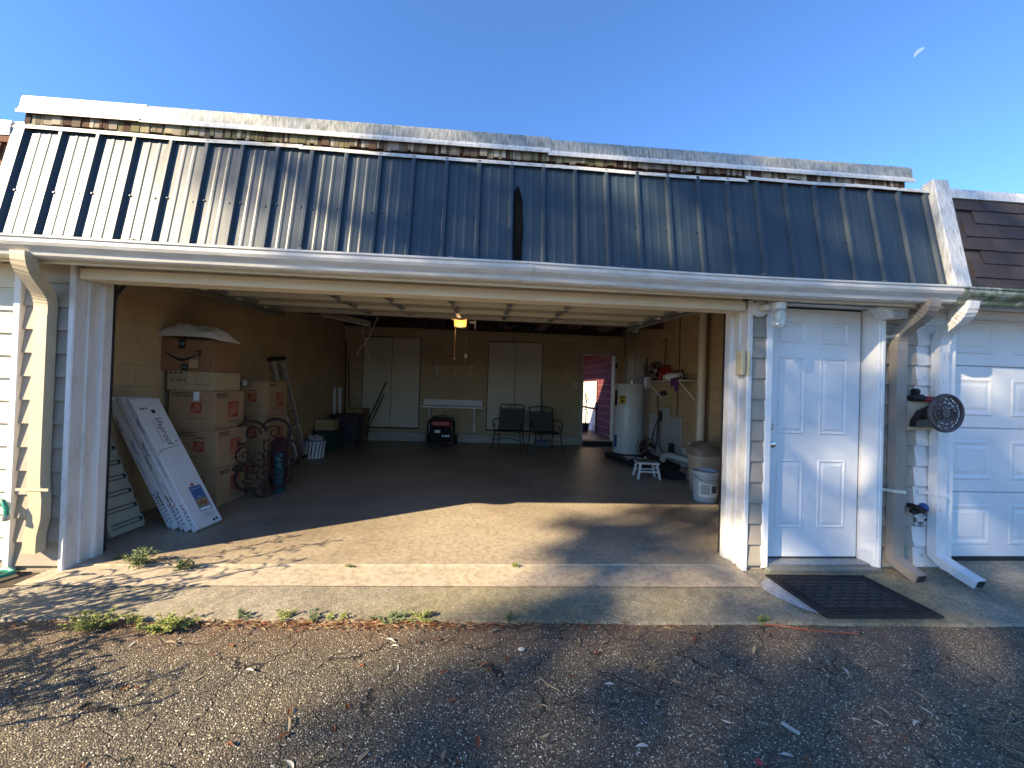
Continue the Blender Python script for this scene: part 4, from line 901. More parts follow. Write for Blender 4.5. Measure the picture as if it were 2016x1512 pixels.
# ================================================================== IRON SCROLLWORK, VASE, LADDER
TL = thing('iron_trellis', 'round brown wrought iron scrollwork screen leaning on the rear boxes', 'trellis', (-2.43, 1.66, 0.012)); TL.rotation_euler = (rad(-12), 0, rad(38)); TL.scale = (1.0, 1.0, 1.05)
mb = MB()
def arc(mb, cx, cz, R, a0, a1, r=0.0145, n=14): mb.tube([(cx + R*math.cos(rad(a0+(a1-a0)*i/n)), 0, cz + R*math.sin(rad(a0+(a1-a0)*i/n))) for i in range(n+1)], r, 6)
for (cx, cz, R, a0, a1) in ((-0.12, 0.67, 0.15, 20, 215), (0.12, 0.69, 0.15, -35, 160), (-0.21, 0.44, 0.14, 75, 285), (0.23, 0.46, 0.14, -105, 105), (-0.14, 0.22, 0.13, 120, 300), (0.15, 0.22, 0.13, -120, 60), (0, 0.12, 0.115, 180, 360)): arc(mb, cx, cz, R, a0, a1)
mb.build('rim', M['iron_brown'], TL, True)
def spiral(cx, cz, R, a0, turns, flip=1, n=26):
    mb = MB(); P = []
    for i in range(n+1):
        k = i/n; R_ = R*(1-0.82*k); a = rad(a0) + flip*turns*2*math.pi*k; P.append((cx + R_*math.cos(a), 0, cz + R_*math.sin(a)))
    mb.tube(P, 0.0085, 5); mb.build('scroll', M['iron_brown'], TL, True)
for (cx, cz, R, a0, tn, fl) in ((-0.11, 0.68, 0.085, 0, 1.3, 1), (0.10, 0.69, 0.085, 180, 1.3, -1), (-0.18, 0.45, 0.10, 90, 1.4, 1), (0.20, 0.46, 0.10, 90, 1.4, -1), (-0.05, 0.42, 0.08, 270, 1.2, -1), (0.06, 0.53, 0.08, 90, 1.2, 1), (-0.13, 0.23, 0.085, 200, 1.3, 1), (0.13, 0.24, 0.085, -20, 1.3, -1), (0.0, 0.24, 0.085, 90, 1.3, 1), (0.0, 0.12, 0.07, 270, 1.2, 1), (-0.22, 0.33, 0.05, 0, 1.2, 1), (0.24, 0.33, 0.05, 180, 1.2, -1)): spiral(cx, cz, R, a0, tn, fl)
mb = MB(); mb.tube([(0, 0, 0.02), (0.0, 0, 0.4), (0, 0, 0.62)], 0.008, 6); mb.tube([(-0.3, 0, 0.36), (0, 0, 0.33), (0.3, 0, 0.38)], 0.007, 5); mb.build('stem', M['iron_brown'], TL, True)
VS = thing('tall_vase', 'tall teal vase standing behind the iron scrollwork', 'vase', (-2.40, 1.90, 0.0))
MB().lathe([(0.045, 0), (0.055, 0.03), (0.05, 0.25), (0.058, 0.42), (0.045, 0.47), (0.04, 0.46)], seg=18).build('body', M['teal'], VS, True)
BK = thing('wrapped_blanket', 'dark red bundled blanket behind the scrollwork beside the rear boxes', 'blanket', (-2.50, 2.06, 0.0)); BK.scale = (0.75, 0.75, 0.95)
mb = MB(); mb.lathe([(0.10, 0.0), (0.15, 0.08), (0.13, 0.22), (0.15, 0.40), (0.12, 0.60), (0.07, 0.66)], seg=12)
for v in mb.bm.verts: v.co += Vector((noise.noise(v.co*7), noise.noise(v.co*7 + Vector((3, 0, 0))), 0))*0.03; v.co.y = v.co.y*0.25 + 0.03
mb.build('cloth', simple('plaid_red', (0.065, 0.016, 0.018), 0.9, var=0.5, scale=18), BK, True)
def ladder(name, label, foot, head, width, rungs, group=None):
    T = thing(name, label, 'ladder', foot, group=group); d = Vector(head)-Vector(foot); y = d.normalized(); x = Vector((0, 1, 0)); x = (x - y*x.dot(y)).normalized()
    T.matrix_world = frame(foot, x, y); L = d.length
    for s in (0, width): MB().box(s-0.013, s+0.013, 0.03, L, -0.03, 0.03, 0.003).build('side_rail', M['alu'], T); MB().box(s-0.017, s+0.017, 0.0, 0.05, -0.034, 0.034).build('foot', M['rubber'], T)
    for i in range(rungs):
        y = 0.25 + i*(L-0.4)/(rungs-1); MB().box(0.0135, width-0.0135, y-0.012, y+0.012, -0.035, 0.035, 0.003).build('step', M['alu'], T)
    MB().box(-0.03, width+0.03, L+0.0005, L+0.06, -0.06, 0.06, 0.01).build('top_cap', M['black_plastic'], T)
    return T
ladder('step_ladder', 'folded aluminium step ladder with black top leaning on the left wall', (-2.90, 3.42, 0.035), (-3.24, 3.25, 1.62), 0.30, 5)
LD = thing('fence_board', 'narrow reddish striped board tucked beside the aluminium ladder', 'board', (-2.94, 3.18, 0.0)); LD.rotation_euler = (0, rad(-11.5), 0)
MB().box(-0.015, 0.015, 0, 0.09, 0.0, 1.05, 0.002).build('board', M['carton_white'], LD); MB().box(0.0152, 0.0165, 0.02, 0.05, 0.1, 1.0).build('stripe', M['red_print'], LD)

# ================================================================== BACK LEFT CLUTTER
BA = thing('laundry_basket', 'white wire basket with dark blue stripes full of coiled cord', 'basket', (-2.95, 4.16, 0.0))
mb = MB(); mb.lathe([(0.155, 0.0), (0.175, 0.29), (0.178, 0.30), (0.17, 0.30), (0.15, 0.01)], seg=24); mb.build('body', M['white_label'], BA, True)
for i in range(7):
    a = -2.6 + i*0.35; mb = MB(); mb.tube([(0.158*math.cos(a), 0.158*math.sin(a), 0.02), (0.178*math.cos(a+0.18), 0.178*math.sin(a+0.18), 0.28)], 0.010, 5); mb.build('stripe', M['plum'], BA)
mb = MB(); mb.ring((0, 0, 0.30), 0.175, 0.012, 'z', 24); mb.build('rim', M['blue_print'], BA, True)
mb = MB(); rr = random.Random(2); P = []
for i in range(60): a = i*0.62; R = 0.06 + 0.09*rr.random(); P.append((R*math.cos(a), R*math.sin(a), 0.30 + 0.10*rr.random()*math.sin(i*.2)**2))
mb.tube(P, 0.008, 5); mb.build('cord', M['carton_white'], BA, True)
GB = thing('storage_bin', 'dark green plastic storage bin on the floor by the left wall', 'bin', (-3.05, 5.02, 0.0))
mb = MB(); mb.prism([(-0.19, 0), (0.19, 0), (0.22, 0.36), (-0.22, 0.36)], -0.20, 0.2, 'y'); mb.build('body', M['green_plastic'], GB); MB().box(-0.235, 0.235, -0.225, 0.225, 0.361, 0.385, 0.006).build('lid', M['green_plastic'], GB)
bx = carton('cardboard_box', 'small tan cardboard box on the green bin', (-2.90, 4.86, 0.3865), 0.36, 0.25, 0.20, 0, 'card_pale')
PB = thing('storage_tote', 'dark plum storage tote behind the green bin', 'tote', (-2.88, 5.62, 0.0))
mb = MB(); mb.prism([(-0.23, 0), (0.23, 0), (0.26, 0.62), (-0.26, 0.62)], -0.25, 0.2, 'y'); mb.build('body', M['plum'], PB); MB().box(-0.27, 0.27, -0.27, 0.22, 0.621, 0.66, 0.006).build('lid', M['plum'], PB)
TB = thing('tall_carton', 'tall brown cardboard carton with a cardboard flap, by the left closet', 'box', (-2.66, 5.87, 0.001))
MB().box(-0.37, -0.02, 0, 0.36, 0, 0.755, 0.004).build('box_body', M['card'], TB); MB().box(-0.0195, 0.0, 0.01, 0.5, 0.0, 0.75).build('flap', M['card_dark'], TB); MB().box(-0.021, -0.0005, -0.002, 0.009, 0.08, 0.3).build('label', M['tape'], TB)
def pole(name, label, a, b_, r, m, cat='pole', group=None):
    T = thing(name, label, cat, a, group=group); MB().tube([(0, 0, 0), Vector(b_)-Vector(a)], r, 7).build('shaft', M[m], T); return T
pole('black_pipe', 'long black pipe standing in the tall carton, taller of two', (-2.72, 6.0, 0.15), (-2.28, 6.28, 1.38), 0.016, 'black_plastic', 'pipe', 'pipes in the tall carton')
pole('black_pipe', 'short black pipe standing in the tall carton, lower of two', (-2.66, 6.05, 0.15), (-2.30, 6.2, 1.08), 0.014, 'black_plastic', 'pipe', 'pipes in the tall carton')
pole('rake_handle', 'dark wooden tool handle leaning in the back left corner', (-3.12, 6.1, 0.0), (-3.24, 6.33, 2.28), 0.016, 'wood_dark', 'handle')
pole('broom_handle', 'thin brown broom handle beside the corner tool handle', (-3.02, 6.15, 0.0), (-3.18, 6.36, 1.9), 0.012, 'wood_dark', 'handle')
for i, (x, lb) in enumerate(((-3.20, 'white board offcut leaning in the back corner, left of two'), (-3.09, 'white board offcut leaning in the back corner, right of two'))):
    T = thing('white_board', lb, 'board', (x, 5.75, 0.0), group='white offcuts in the corner'); T.rotation_euler = (rad(-5), rad(-4), 0)
    MB().box(-0.035, 0.035, -0.01, 0.01, 0.0, 1.22, 0.002).build('board', M['carton_white'], T)
# ================================================================== BACK WALL
def closet(name, label, x0, x1):
    T = thing(name, label, 'closet', ((x0+x1)/2, 6.40, 0.30)); w = (x1-x0)/2
    MB().box(-w-0.018, w+0.018, -0.02, -0.001, -0.02, 2.138).build('frame', M['wood_dark'], T)  # frame coloured dark to paint a shadow line round the doors
    for s in (-1, 1):
        d = MB().box(-w if s < 0 else 0.006, -0.006 if s < 0 else w, -0.042, -0.0205, 0.02, 2.11 + (0.012 if s > 0 else 0), 0.003).build('door', M['cabinet_paint'], T)
        MB().lathe([(0.006, 0), (0.006, -0.012), (0.012, -0.02), (0.008, -0.026)], (s*0.05, -0.042, 0.95), 10, 'y').build('knob', M['steel'], d)
    return T
closet('wall_closet', 'tall cream two door closet on the back wall behind the tall carton', -2.84, -1.54)
closet('wall_closet', 'tall cream two door closet on the back wall behind the iron chairs', 0.075, 1.36)
CR = thing('coat_shelf', 'narrow cream wall shelf with hooks below, between the closets', 'shelf', (-0.75, 6.40, 1.80))
MB().box(-0.54, 0.54, -0.12, -0.001, -0.01, 0.012, 0.003).build('shelf_board', M['cabinet_paint'], CR)
for x in (-0.40, 0.02, 0.40): MB().prism([(-0.001, -0.0105), (-0.10, -0.0105), (-0.10, -0.03), (-0.03, -0.08), (-0.02, -0.24), (-0.001, -0.24)], x-0.012, x+0.012, 'x').build('hook_bracket', M['cabinet_paint'], CR)
WB = thing('wall_bench', 'white wall mounted work shelf with back rail above the generator', 'bench', (-0.74, 6.40, 0.84))
MB().box(-0.72, 0.72, -0.40, -0.022, -0.018, 0.018, 0.003).build('bench_top', M['trim_white'], WB); MB().box(-0.69, 0.69, -0.02, -0.001, 0.02, 0.16, 0.002).build('back_rail', M['trim_white'], WB)
for x in (-0.52, 0.52):
    mb = MB(); mb.prism([(-0.001, -0.019), (-0.30, -0.019), (-0.30, -0.05), (-0.05, -0.40), (-0.04, -0.60), (-0.001, -0.60)], x-0.02, x+0.02, 'x'); mb.build('bracket', M['trim_white'], WB)
# generator
GN = thing('generator', 'portable generator with black tube frame and red tank under the bench', 'generator', (-0.93, 5.78, 0.0))
fr = MB()
for y in (-0.20, 0.22):
    fr.tube([(-0.27, y, 0.06), (-0.27, y, 0.50), (-0.24, y, 0.57), (-0.17, y, 0.60), (0.17, y, 0.60), (0.24, y, 0.57), (0.27, y, 0.50), (0.27, y, 0.06), (-0.27, y, 0.06)], 0.018, 8)
for x in (-0.27, 0.27): fr.tube([(x, -0.2, 0.06), (x, 0.22, 0.06)], 0.016, 8); fr.tube([(x, -0.2, 0.5), (x, 0.22, 0.5)], 0.016, 8)
fr.build('frame', M['black_iron'], GN, True)
MB().box(-0.22, 0.22, -0.17, 0.19, 0.43, 0.57, 0.03).build('fuel_tank', M['red_plastic'], GN)
MB().lathe([(0.035, 0), (0.035, 0.03), (0.03, 0.035)], (0.08, 0, 0.571), 12).build('fuel_cap', M['black_plastic'], GN)
cp = MB().box(-0.23, 0.23, -0.185, -0.15, 0.13, 0.42, 0.008).build('control_panel', M['matte_black'], GN)
MB().box(-0.12, 0.0, -0.1872, -0.1856, 0.30, 0.36).build('label', M['white_label'], cp)
for x in (0.06, 0.12, 0.18): MB().lathe([(0.022, 0), (0.022, -0.008)], (x, -0.1855, 0.24), 12, 'y').build('outlet', M['steel'], cp)
MB().box(-0.20, 0.16, -0.145, 0.17, 0.10, 0.42, 0.02).build('engine', M['iron_brown'], GN)
for x in (-0.31, 0.31): MB().lathe([(0.04, -0.03), (0.11, -0.03), (0.12, -0.01), (0.12, 0.01), (0.11, 0.03), (0.04, 0.03)], (x, 0.19, 0.12), 18, 'x').build('wheel', M['rubber'], GN)
for x in (-0.2, 0.2): MB().box(x-0.03, x+0.03, -0.2, -0.12, 0.0, 0.055).build('foot', M['rubber'], GN)
MB().tube([(-0.2, -0.22, 0.55), (-0.15, -0.25, 0.66), (0.1, -0.24, 0.69), (0.2, -0.21, 0.56)], 0.014, 7).build('handle', M['black_plastic'], GN, True)
# chairs
def chair(name, label, loc, rz, peak):
    T = thing(name, label, 'chair', loc, rz, 'wrought iron garden chairs'); w, r = 0.27, 0.012
    bk = MB(); bk.tube([(-w, 0.16, 0.40), (-w, 0.26, 0.92)] + ([(-w+0.03, 0.265, 0.955), (w-0.03, 0.265, 0.955)] if not peak else [(-w, 0.262, 0.90), (-0.12, 0.27, 0.93), (0, 0.272, 0.95), (0.12, 0.27, 0.93), (w, 0.262, 0.90)]) + [(w, 0.26, 0.92), (w, 0.16, 0.40)], r, 7)
    bk.tube([(-w, 0.25, 0.86 if not peak else 0.82), (w, 0.25, 0.86 if not peak else 0.82)], 0.008, 6)
    bk.build('back_frame', M['black_iron'], T, True)
    sc = MB()
    for s in (-1, 1):
        P = [(s*(0.02 + 0.10*k/10 + 0.0), 0.258, 0.905 + 0.02*math.sin(k*0.9)) for k in range(11)]; sc.tube(P, 0.005, 5)
    sc.build('scroll', M['black_iron'], T)
    mm = MB(); zt = 0.85 if not peak else 0.81
    for i in range(13): x = -w + 0.03 + i*(2*w-0.06)/12; mm.box(x-0.012, x+0.012, 0.0, 0.003, 0, 1)
    mm2 = MB(); n = 1
    for i in range(n): z0 = 0.42 + (zt-0.42)*i/n; z1 = 0.42 + (zt-0.42)*(i+1)/n - 0.004; mm2.poly([(-w+0.014, 0.166 + 0.19*(z0-0.42), z0), (w-0.014, 0.166 + 0.19*(z0-0.42), z0), (w-0.014, 0.166 + 0.19*(z1-0.42), z1), (-w+0.014, 0.166 + 0.19*(z1-0.42), z1)])
    mm2.build('back_mesh', M['mesh_dark'], T); mm.bm.free()
    st = MB(); st.box(-w+0.012, w-0.012, -0.27, 0.17, 0.392, 0.398); st.build('seat', M['mesh_dark'], T)
    sf = MB(); sf.tube([(-w, 0.17, 0.40), (-w, -0.28, 0.40), (w, -0.28, 0.40), (w, 0.17, 0.40), (-w, 0.17, 0.40)], r, 7); sf.build('seat_frame', M['black_iron'], T, True)
    for s in (-1, 1):
        MB().tube([(s*w, 0.22, 0.63), (s*(w+0.05), 0.05, 0.64), (s*(w+0.06), -0.16, 0.62), (s*(w+0.055), -0.25, 0.57), (s*(w+0.05), -0.22, 0.50), (s*(w+0.03), -0.14, 0.49), (s*(w+0.02), -0.14, 0.55)], r, 7).build('arm', M['black_iron'], T, True)
        MB().tube([(s*(w+0.055), -0.24, 0.56), (s*w, -0.27, 0.40)], r, 7).build('arm_post', M['black_iron'], T, True)
        MB().tube([(s*w, -0.27, 0.40), (s*(w+0.02), -0.31, 0.2), (s*(w+0.05), -0.35, 0.0)], r, 7).build('leg', M['black_iron'], T, True)
        MB().tube([(s*w, 0.17, 0.40), (s*(w+0.0), 0.22, 0.2), (s*(w+0.03), 0.28, 0.0)], r, 7).build('leg', M['black_iron'], T, True)
    MB().tube([(-w-0.015, -0.30, 0.22), (0, -0.18, 0.25), (w+0.015, -0.30, 0.22)], 0.008, 6).build('stretcher', M['black_iron'], T, True)
chair('iron_chair', 'black wrought iron armchair with square top, left of the pair', (0.57, 5.55, 0), rad(-14), False)
chair('iron_chair', 'black wrought iron armchair with peaked top, right of the pair', (1.30, 5.35, 0), rad(10), True)
DP = thing('long_dustpan', 'upright dustpan with a long black handle behind the right chair', 'dustpan', (1.36, 6.0, 0.0)); DP.rotation_euler = (rad(-6), 0, 0)
mb = MB(); mb.prism([(-0.16, 0), (0.16, 0), (0.14, 0.15), (-0.14, 0.15)], -0.1, 0.05, 'y'); mb.build('pan', M['purple_grey'], DP); MB().tube([(0, 0.04, 0.14), (-0.01, 0.04, 0.8), (-0.03, 0.04, 1.42)], 0.013, 7).build('handle', M['black_plastic'], DP)
SW = thing('switch_box', 'pale surface mounted light switch box left of the back door', 'switch', (2.19, 6.40, 1.43))
MB().box(-0.06, 0.06, -0.05, -0.001, -0.08, 0.08, 0.004).build('box', M['cabinet_paint'], SW); MB().box(-0.012, 0.012, -0.056, -0.0505, -0.02, 0.02).build('toggle', M['cabinet_paint'], SW)

# ================================================================== RIGHT SIDE
HP = thing('heater_platform', 'low dark platform beneath the water heater along the right wall', 'platform', (3.0, 3.9, 0.0))
mb = MB(); mb.prism([(-0.55, 0.85), (-0.50, 0.90), (0.39, 0.90), (0.39, -1.05), (-0.15, -1.05)], 0.0, 0.095, 'z'); mb.build('slab', M['rubber'], HP)
WH = thing('water_heater', 'tall white cylindrical water heater with yellow energy sticker', 'water heater', (2.93, 4.80, 0.096))
MB().lathe([(0.285, 0.0), (0.292, 0.02), (0.292, 1.36), (0.28, 1.385), (0.06, 1.40)], seg=40).build('tank', M['tank_white'], WH, True)
def curved(R, a0, a1, z0, z1, m, name, parent, n=8):
    mb = MB(); A = [(R*math.cos(a0+(a1-a0)*i/n), R*math.sin(a0+(a1-a0)*i/n)) for i in range(n+1)]; mb.prism(A + [(x*1.004, y*1.004) for x, y in A[::-1]], z0, z1, 'z'); mb.build(name, m, parent)
curved(0.2925, rad(-150), rad(-120), 0.98, 1.15, M['yellow'], 'energy_sticker', WH)
curved(0.2928, rad(-146), rad(-124), 1.10, 1.125, M['dark_print'], 'sticker_print', WH, 4); curved(0.2938, rad(-140), rad(-130), 1.01, 1.07, M['dark_print'], 'sticker_print', WH, 3)
curved(0.2925, rad(-172), rad(-155), 0.12, 0.36, M['blue_valve'], 'access_panel', WH); curved(0.2925, rad(-178), rad(-158), 0.95, 1.25, M['black_plastic'], 'control_cover', WH)
for dx, m in ((-0.1, 'steel'), (0.1, 'steel')): MB().tube([(dx, 0, 1.39), (dx, 0, 1.75), (dx*1.3, 0.1, 2.5)], 0.012, 7).build('water_pipe', M[m], WH, True)
MB().lathe([(0.02, 0), (0.02, 0.05), (0.012, 0.06)], (0.0, -0.16, 1.39), 10).build('relief_valve', M['chrome'], WH)
PP = thing('folded_papers', 'grey folded papers and white sticks lying on the platform', 'papers', (2.60, 4.05, 0.0962))
MB().box(-0.02, 0.26, -0.1, 0.14, 0.0, 0.014).build('paper', M['purple_grey'], PP); mb = MB(); mb.tube([(-0.02, -0.2, 0.024), (0.20, 0.10, 0.024)], 0.010, 6); mb.tube([(0.0, 0.02, 0.040), (0.3, -0.08, 0.026)], 0.008, 6); mb.build('stick', M['pvc_white'], PP)
# wall shelf with things on it, right wall x = 3.40
WX = 3.398
SH = thing('wire_shelf', 'white wall shelf on slanted brackets on the right wall', 'shelf', (WX, 3.75, 1.53))
MB().box(-0.30, 0.0, -0.72, 0.68, 0.0, 0.014, 0.002).build('shelf_board', M['trim_white'], SH)
for y in (-0.62, 0.55): MB().tube([(-0.29, y, -0.008), (-0.006, y, -0.31)], 0.010, 6).build('bracket', M['trim_white'], SH)
def fan(name, label, loc, rz, R, tilt=0, h=0.17):
    T = thing(name, label, 'fan', loc, rz)
    MB().lathe([(0.095, 0), (0.10, 0.012), (0.06, 0.03), (0.022, 0.045), (0.016, h)], seg=20).build('base', M['steel'], T, True)
    c = (0, 0, h+R*0.72+0.03)
    cg = MB(); cg.ring((0, -0.05, c[2]), R, 0.006, 'y', 32); cg.ring((0, 0.04, c[2]), R*0.98, 0.005, 'y', 32); cg.ring((0, -0.075, c[2]), R*0.66, 0.003, 'y', 28, 5); cg.ring((0, -0.088, c[2]), R*0.36, 0.003, 'y', 24, 5)
    for i in range(28):
        a = 2*math.pi*i/28; u, v = math.cos(a), math.sin(a)
        cg.tube([(R*u*0.22, -0.09, c[2]+R*v*0.22), (R*u*0.66, -0.075, c[2]+R*v*0.66), (R*u, -0.05, c[2]+R*v)], 0.0022, 4)
        if i % 2 == 0: cg.tube([(R*u, -0.05, c[2]+R*v), (R*u, 0.04, c[2]+R*v), (R*u*0.2, 0.06, c[2]+R*v*0.2)], 0.0022, 4)
    cg.build('cage', M['iron_brown'], T)
    for i in range(4):
        b = MB(); a = math.pi/2*i + 0.4; P = []
        for (q, rr_, dy) in ((-0.25, 0.25, -0.015), (-0.42, 0.80, -0.03), (0.0, 0.90, 0.0), (0.42, 0.72, 0.02), (0.3, 0.25, 0.015)): P.append((R*rr_*math.cos(a+q), -0.01+dy, c[2] + R*rr_*math.sin(a+q)))
        b.poly(P); b.build('blade', M['iron_brown'], T)
    MB().lathe([(0.006, -0.10), (0.03, -0.09), (0.034, -0.02), (0.045, 0.05), (0.045, 0.13), (0.02, 0.15)], (0, 0, c[2]), 16, 'y').build('motor', M['steel'], T, True)
    return T
fan('desk_fan', 'dark caged desk fan on the wall shelf', (3.24, 4.28, 1.545), rad(-18), 0.155, h=0.06)
RJ = thing('fuel_can', 'red plastic can on the wall shelf next to the fan', 'can', (3.27, 3.93, 1.545)); mb = MB(); mb.prism([(-0.10, 0), (0.10, 0), (0.10, 0.17), (0.03, 0.25), (-0.06, 0.22), (-0.10, 0.14)], -0.06, 0.06, 'y'); mb.build('body', M['red_plastic'], RJ); MB().tube([(0.05, 0, 0.21), (0.08, 0, 0.28), (-0.04, 0, 0.27), (-0.06, 0, 0.2)], 0.013, 7).build('handle', M['red_plastic'], RJ, True)
SB = thing('soap_box', 'small green and white packet on the wall shelf', 'packet', (3.20, 3.76, 1.545)); MB().box(-0.045, 0.045, -0.03, 0.03, 0, 0.10, 0.002).build('packet', M['pvc_white'], SB); MB().box(-0.03, 0.03, -0.0315, -0.0302, 0.02, 0.085).build('label', M['green_plastic'], SB)
PT = thing('paper_roll', 'white paper towel roll lying on the wall shelf', 'paper towels', (3.22, 3.50, 1.611)); PT.rotation_euler = (0, 0, rad(18))
MB().lathe([(0.02, -0.13), (0.066, -0.13), (0.066, 0.14), (0.02, 0.14)], (0, 0, 0), 24, 'y').build('roll', M['white_label'], PT, True); MB().lathe([(0.019, -0.1305), (0.019, -0.12)], (0, 0, 0), 14, 'y').build('core', M['dark_print'], PT)
PC = thing('purple_rag', 'purple rag draped over the front of the wall shelf', 'cloth', (3.10, 3.30, 1.545))
mb = MB(); g = []
for i in range(13):
    row = []
    for j in range(11):
        u = i/12; v = j/10; s = v*0.36
        x = 0.16 - min(s, 0.17) - 0.004; z = 0.03*(1-v) + 0.006 - max(0, s-0.17)*(0.85 + 0.3*math.sin(u*6))
        row.append(mb.v((x - 0.015*abs(noise.noise((u*5, v*4, 1))), -0.2 + 0.30*u*(1-0.25*v) + 0.02*noise.noise((u*4, v*5, 2)), z + 0.028*abs(noise.noise((u*6, v*3, 3))))))
    g.append(row)
for i in range(12):
    for j in range(10): mb.face([g[i][j], g[i+1][j], g[i+1][j+1], g[i][j+1]])
mb.build('cloth', M['purple_cloth'], PC, True)
DB = thing('dark_bottles', 'dark bottles standing at the back of the wall shelf', 'bottles', (3.33, 3.55, 1.545))
for y in (-0.10, 0.02, 0.12): MB().lathe([(0.028, 0), (0.03, 0.12), (0.012, 0.16), (0.012, 0.19)], (0, y, 0), 12).build('bottle', M['plum'], DB, True)
EB = thing('disconnect_box', 'small white electrical box with conduit left of the shelf', 'electrical box', (WX, 4.95, 1.53))
MB().box(-0.09, 0.0, -0.12, 0.08, -0.13, 0.11, 0.004).build('box', M['pvc_white'], EB); MB().box(-0.105, 0.0, 0.081, 0.16, -0.13, 0.12).build('switch_cover', M['black_plastic'], EB); MB().tube([(-0.05, 0, 0.11), (-0.05, 0.0, 0.40), (-0.02, 0.05, 0.5)], 0.014, 7).build('conduit', M['black_plastic'], EB, True); MB().tube([(-0.05, 0.06, 0.11), (-0.05, 0.1, 0.36), (-0.02, 0.15, 0.42)], 0.012, 7).build('conduit', M['black_plastic'], EB, True)
UB = thing('utility_board', 'unpainted grey patch boards on the lower right wall holding outlets', 'board', (WX, 4.05, 0.0))
MB().box(-0.020, 0, -0.50, 0.75, 0.10, 0.90, 0.003).build('board', M['board_grey'], UB); MB().box(-0.028, -0.0205, -0.12, 0.35, 0.25, 1.05, 0.002).build('board', M['board_grey'], UB); MB().box(-0.05, 0.0, -0.78, -0.60, 0.02, 0.42, 0.004).build('board', M['pvc_white'], UB)
OL = thing('outlet_box', 'black outlet box with adapters and looped black cords on the grey board', 'outlet', (WX-0.03, 4.26, 0.90))
MB().box(-0.05, -0.0005, -0.05, 0.05, -0.11, 0.08, 0.004).build('box', M['black_plastic'], OL)
mb = MB(); mb.tube([(-0.05, 0.0, -0.05), (-0.08, 0.10, -0.25), (-0.07, 0.19, -0.50), (-0.07, 0.12, -0.66), (-0.07, 0.02, -0.5), (-0.06, 0.0, -0.1)], 0.008, 6); mb.tube([(-0.05, 0.02, -0.08), (-0.09, 0.18, -0.4), (-0.08, 0.10, -0.7), (-0.08, 0.0, -0.55), (-0.06, -0.03, -0.1)], 0.008, 6)
mb.tube([(-0.05, -0.02, -0.1), (-0.07, -0.08, -0.55), (-0.07, -0.3, -0.70), (-0.06, -0.52, -0.58)], 0.008, 6); mb.tube([(-0.05, 0.02, 0.08), (-0.04, 0.1, 0.3), (-0.04, 0.05, 0.42), (-0.04, -0.1, 0.45)], 0.008, 6); mb.build('cord', M['black_plastic'], OL, True)
MB().box(-0.08, -0.02, -0.57, -0.47, -0.64, -0.46, 0.004).build('adapter', M['black_plastic'], OL)
mb = MB(); mb.box(-0.06, 0.02, -0.16, -0.06, 0.38, 0.46, 0.004); mb.build('junction', M['black_plastic'], OL)
for dy, nm, lb in ((-0.10, 'wall_cable', 'thin dark cord running up the right wall, nearer the shelf'), (0.42, 'wall_cable', 'thin dark cord with hooked top on the right wall')):
    y = 3.78 + dy; pts = [(WX-0.012, y, 0.40 if dy < 0 else 1.55), (WX-0.012, y+0.02, 1.2 if dy < 0 else 1.9), (WX-0.012, y-0.02, 1.9 if dy < 0 else 2.25), (WX-0.012, y, 2.62 if dy < 0 else 2.36), (WX-0.012, y + (0 if dy < 0 else 0.12), 2.66 if dy < 0 else 2.28)]
    T = thing(nm, lb, 'cord', pts[0], group='cords on the right wall'); MB().tube([Vector(p)-Vector(pts[0]) for p in pts], 0.007, 5).build('cord', M['iron_brown'], T, True)
VP = thing('drain_pipe', 'cream vertical drain pipe along the right wall beside the bin', 'pipe', (3.26, 2.74, 0.0))
MB().lathe([(0.058, 0.0), (0.058, 2.84)], seg=18).build('pipe', M['pvc'], VP, True); MB().lathe([(0.066, 0), (0.066, 0.07)], (0, 0, 2.50), 18).build('collar', M['pvc'], VP, True); MB().box(-0.07, 0.13, -0.01, 0.03, 2.44, 2.47).build('strap', M['galv'], VP)
EL = thing('floor_pipe', 'white elbow pipe lying low along the right wall', 'pipe', (3.22, 3.05, 0.0))
MB().tube([(-0.12, 0.55, 0.16), (-0.12, 0.50, 0.24), (-0.06, 0.45, 0.27), (0.0, 0.0, 0.27), (0.03, -0.25, 0.27)], 0.055, 12).build('pipe', M['pvc_white'], EL, True); MB().tube([(0.06, -0.02, 0.0), (0.06, -0.02, 0.55)], 0.035, 10).build('riser', M['pvc_white'], EL, True); MB().box(-0.10, 0.1, -0.25, 0.0, 0.0, 0.17, 0.01).build('pump', M['bin_lid'], EL)
STL = thing('white_stool', 'small white wooden stool with worn seat by the platform', 'stool', (2.55, 2.98, 0.0), rad(-6))
MB().box(-0.165, 0.165, -0.13, 0.13, 0.225, 0.255, 0.006).build('seat', M['trim_white'], STL); MB().box(-0.13, 0.13, -0.10, 0.10, 0.2555, 0.258).build('seat_wear', M['card_dark'], STL)
for sx in (-1, 1):
    for sy in (-1, 1): MB().sweep([(-0.016, -0.016), (0.016, -0.016), (0.016, 0.016), (-0.016, 0.016)], [(sx*0.165, sy*0.13, 0.0), (sx*0.125, sy*0.10, 0.224)]).build('leg', M['trim_white'], STL)
for sy in (-1, 1): MB().box(-0.13, 0.13, sy*0.115-0.008, sy*0.115+0.008, 0.10, 0.125).build('stretcher', M['trim_white'], STL)
for sx in (-1, 1): MB().box(sx*0.145-0.008, sx*0.145+0.008, -0.105, 0.105, 0.135, 0.155).build('stretcher', M['trim_white'], STL)
fan('stool_fan', 'vintage dark caged fan with chrome base on the white stool', (2.53, 2.98, 0.2585), rad(12), 0.148, h=0.075)
TC = thing('trash_can', 'beige plastic trash can with brown flip lid by the right wall', 'trash can', (3.04, 2.22, 0.0))
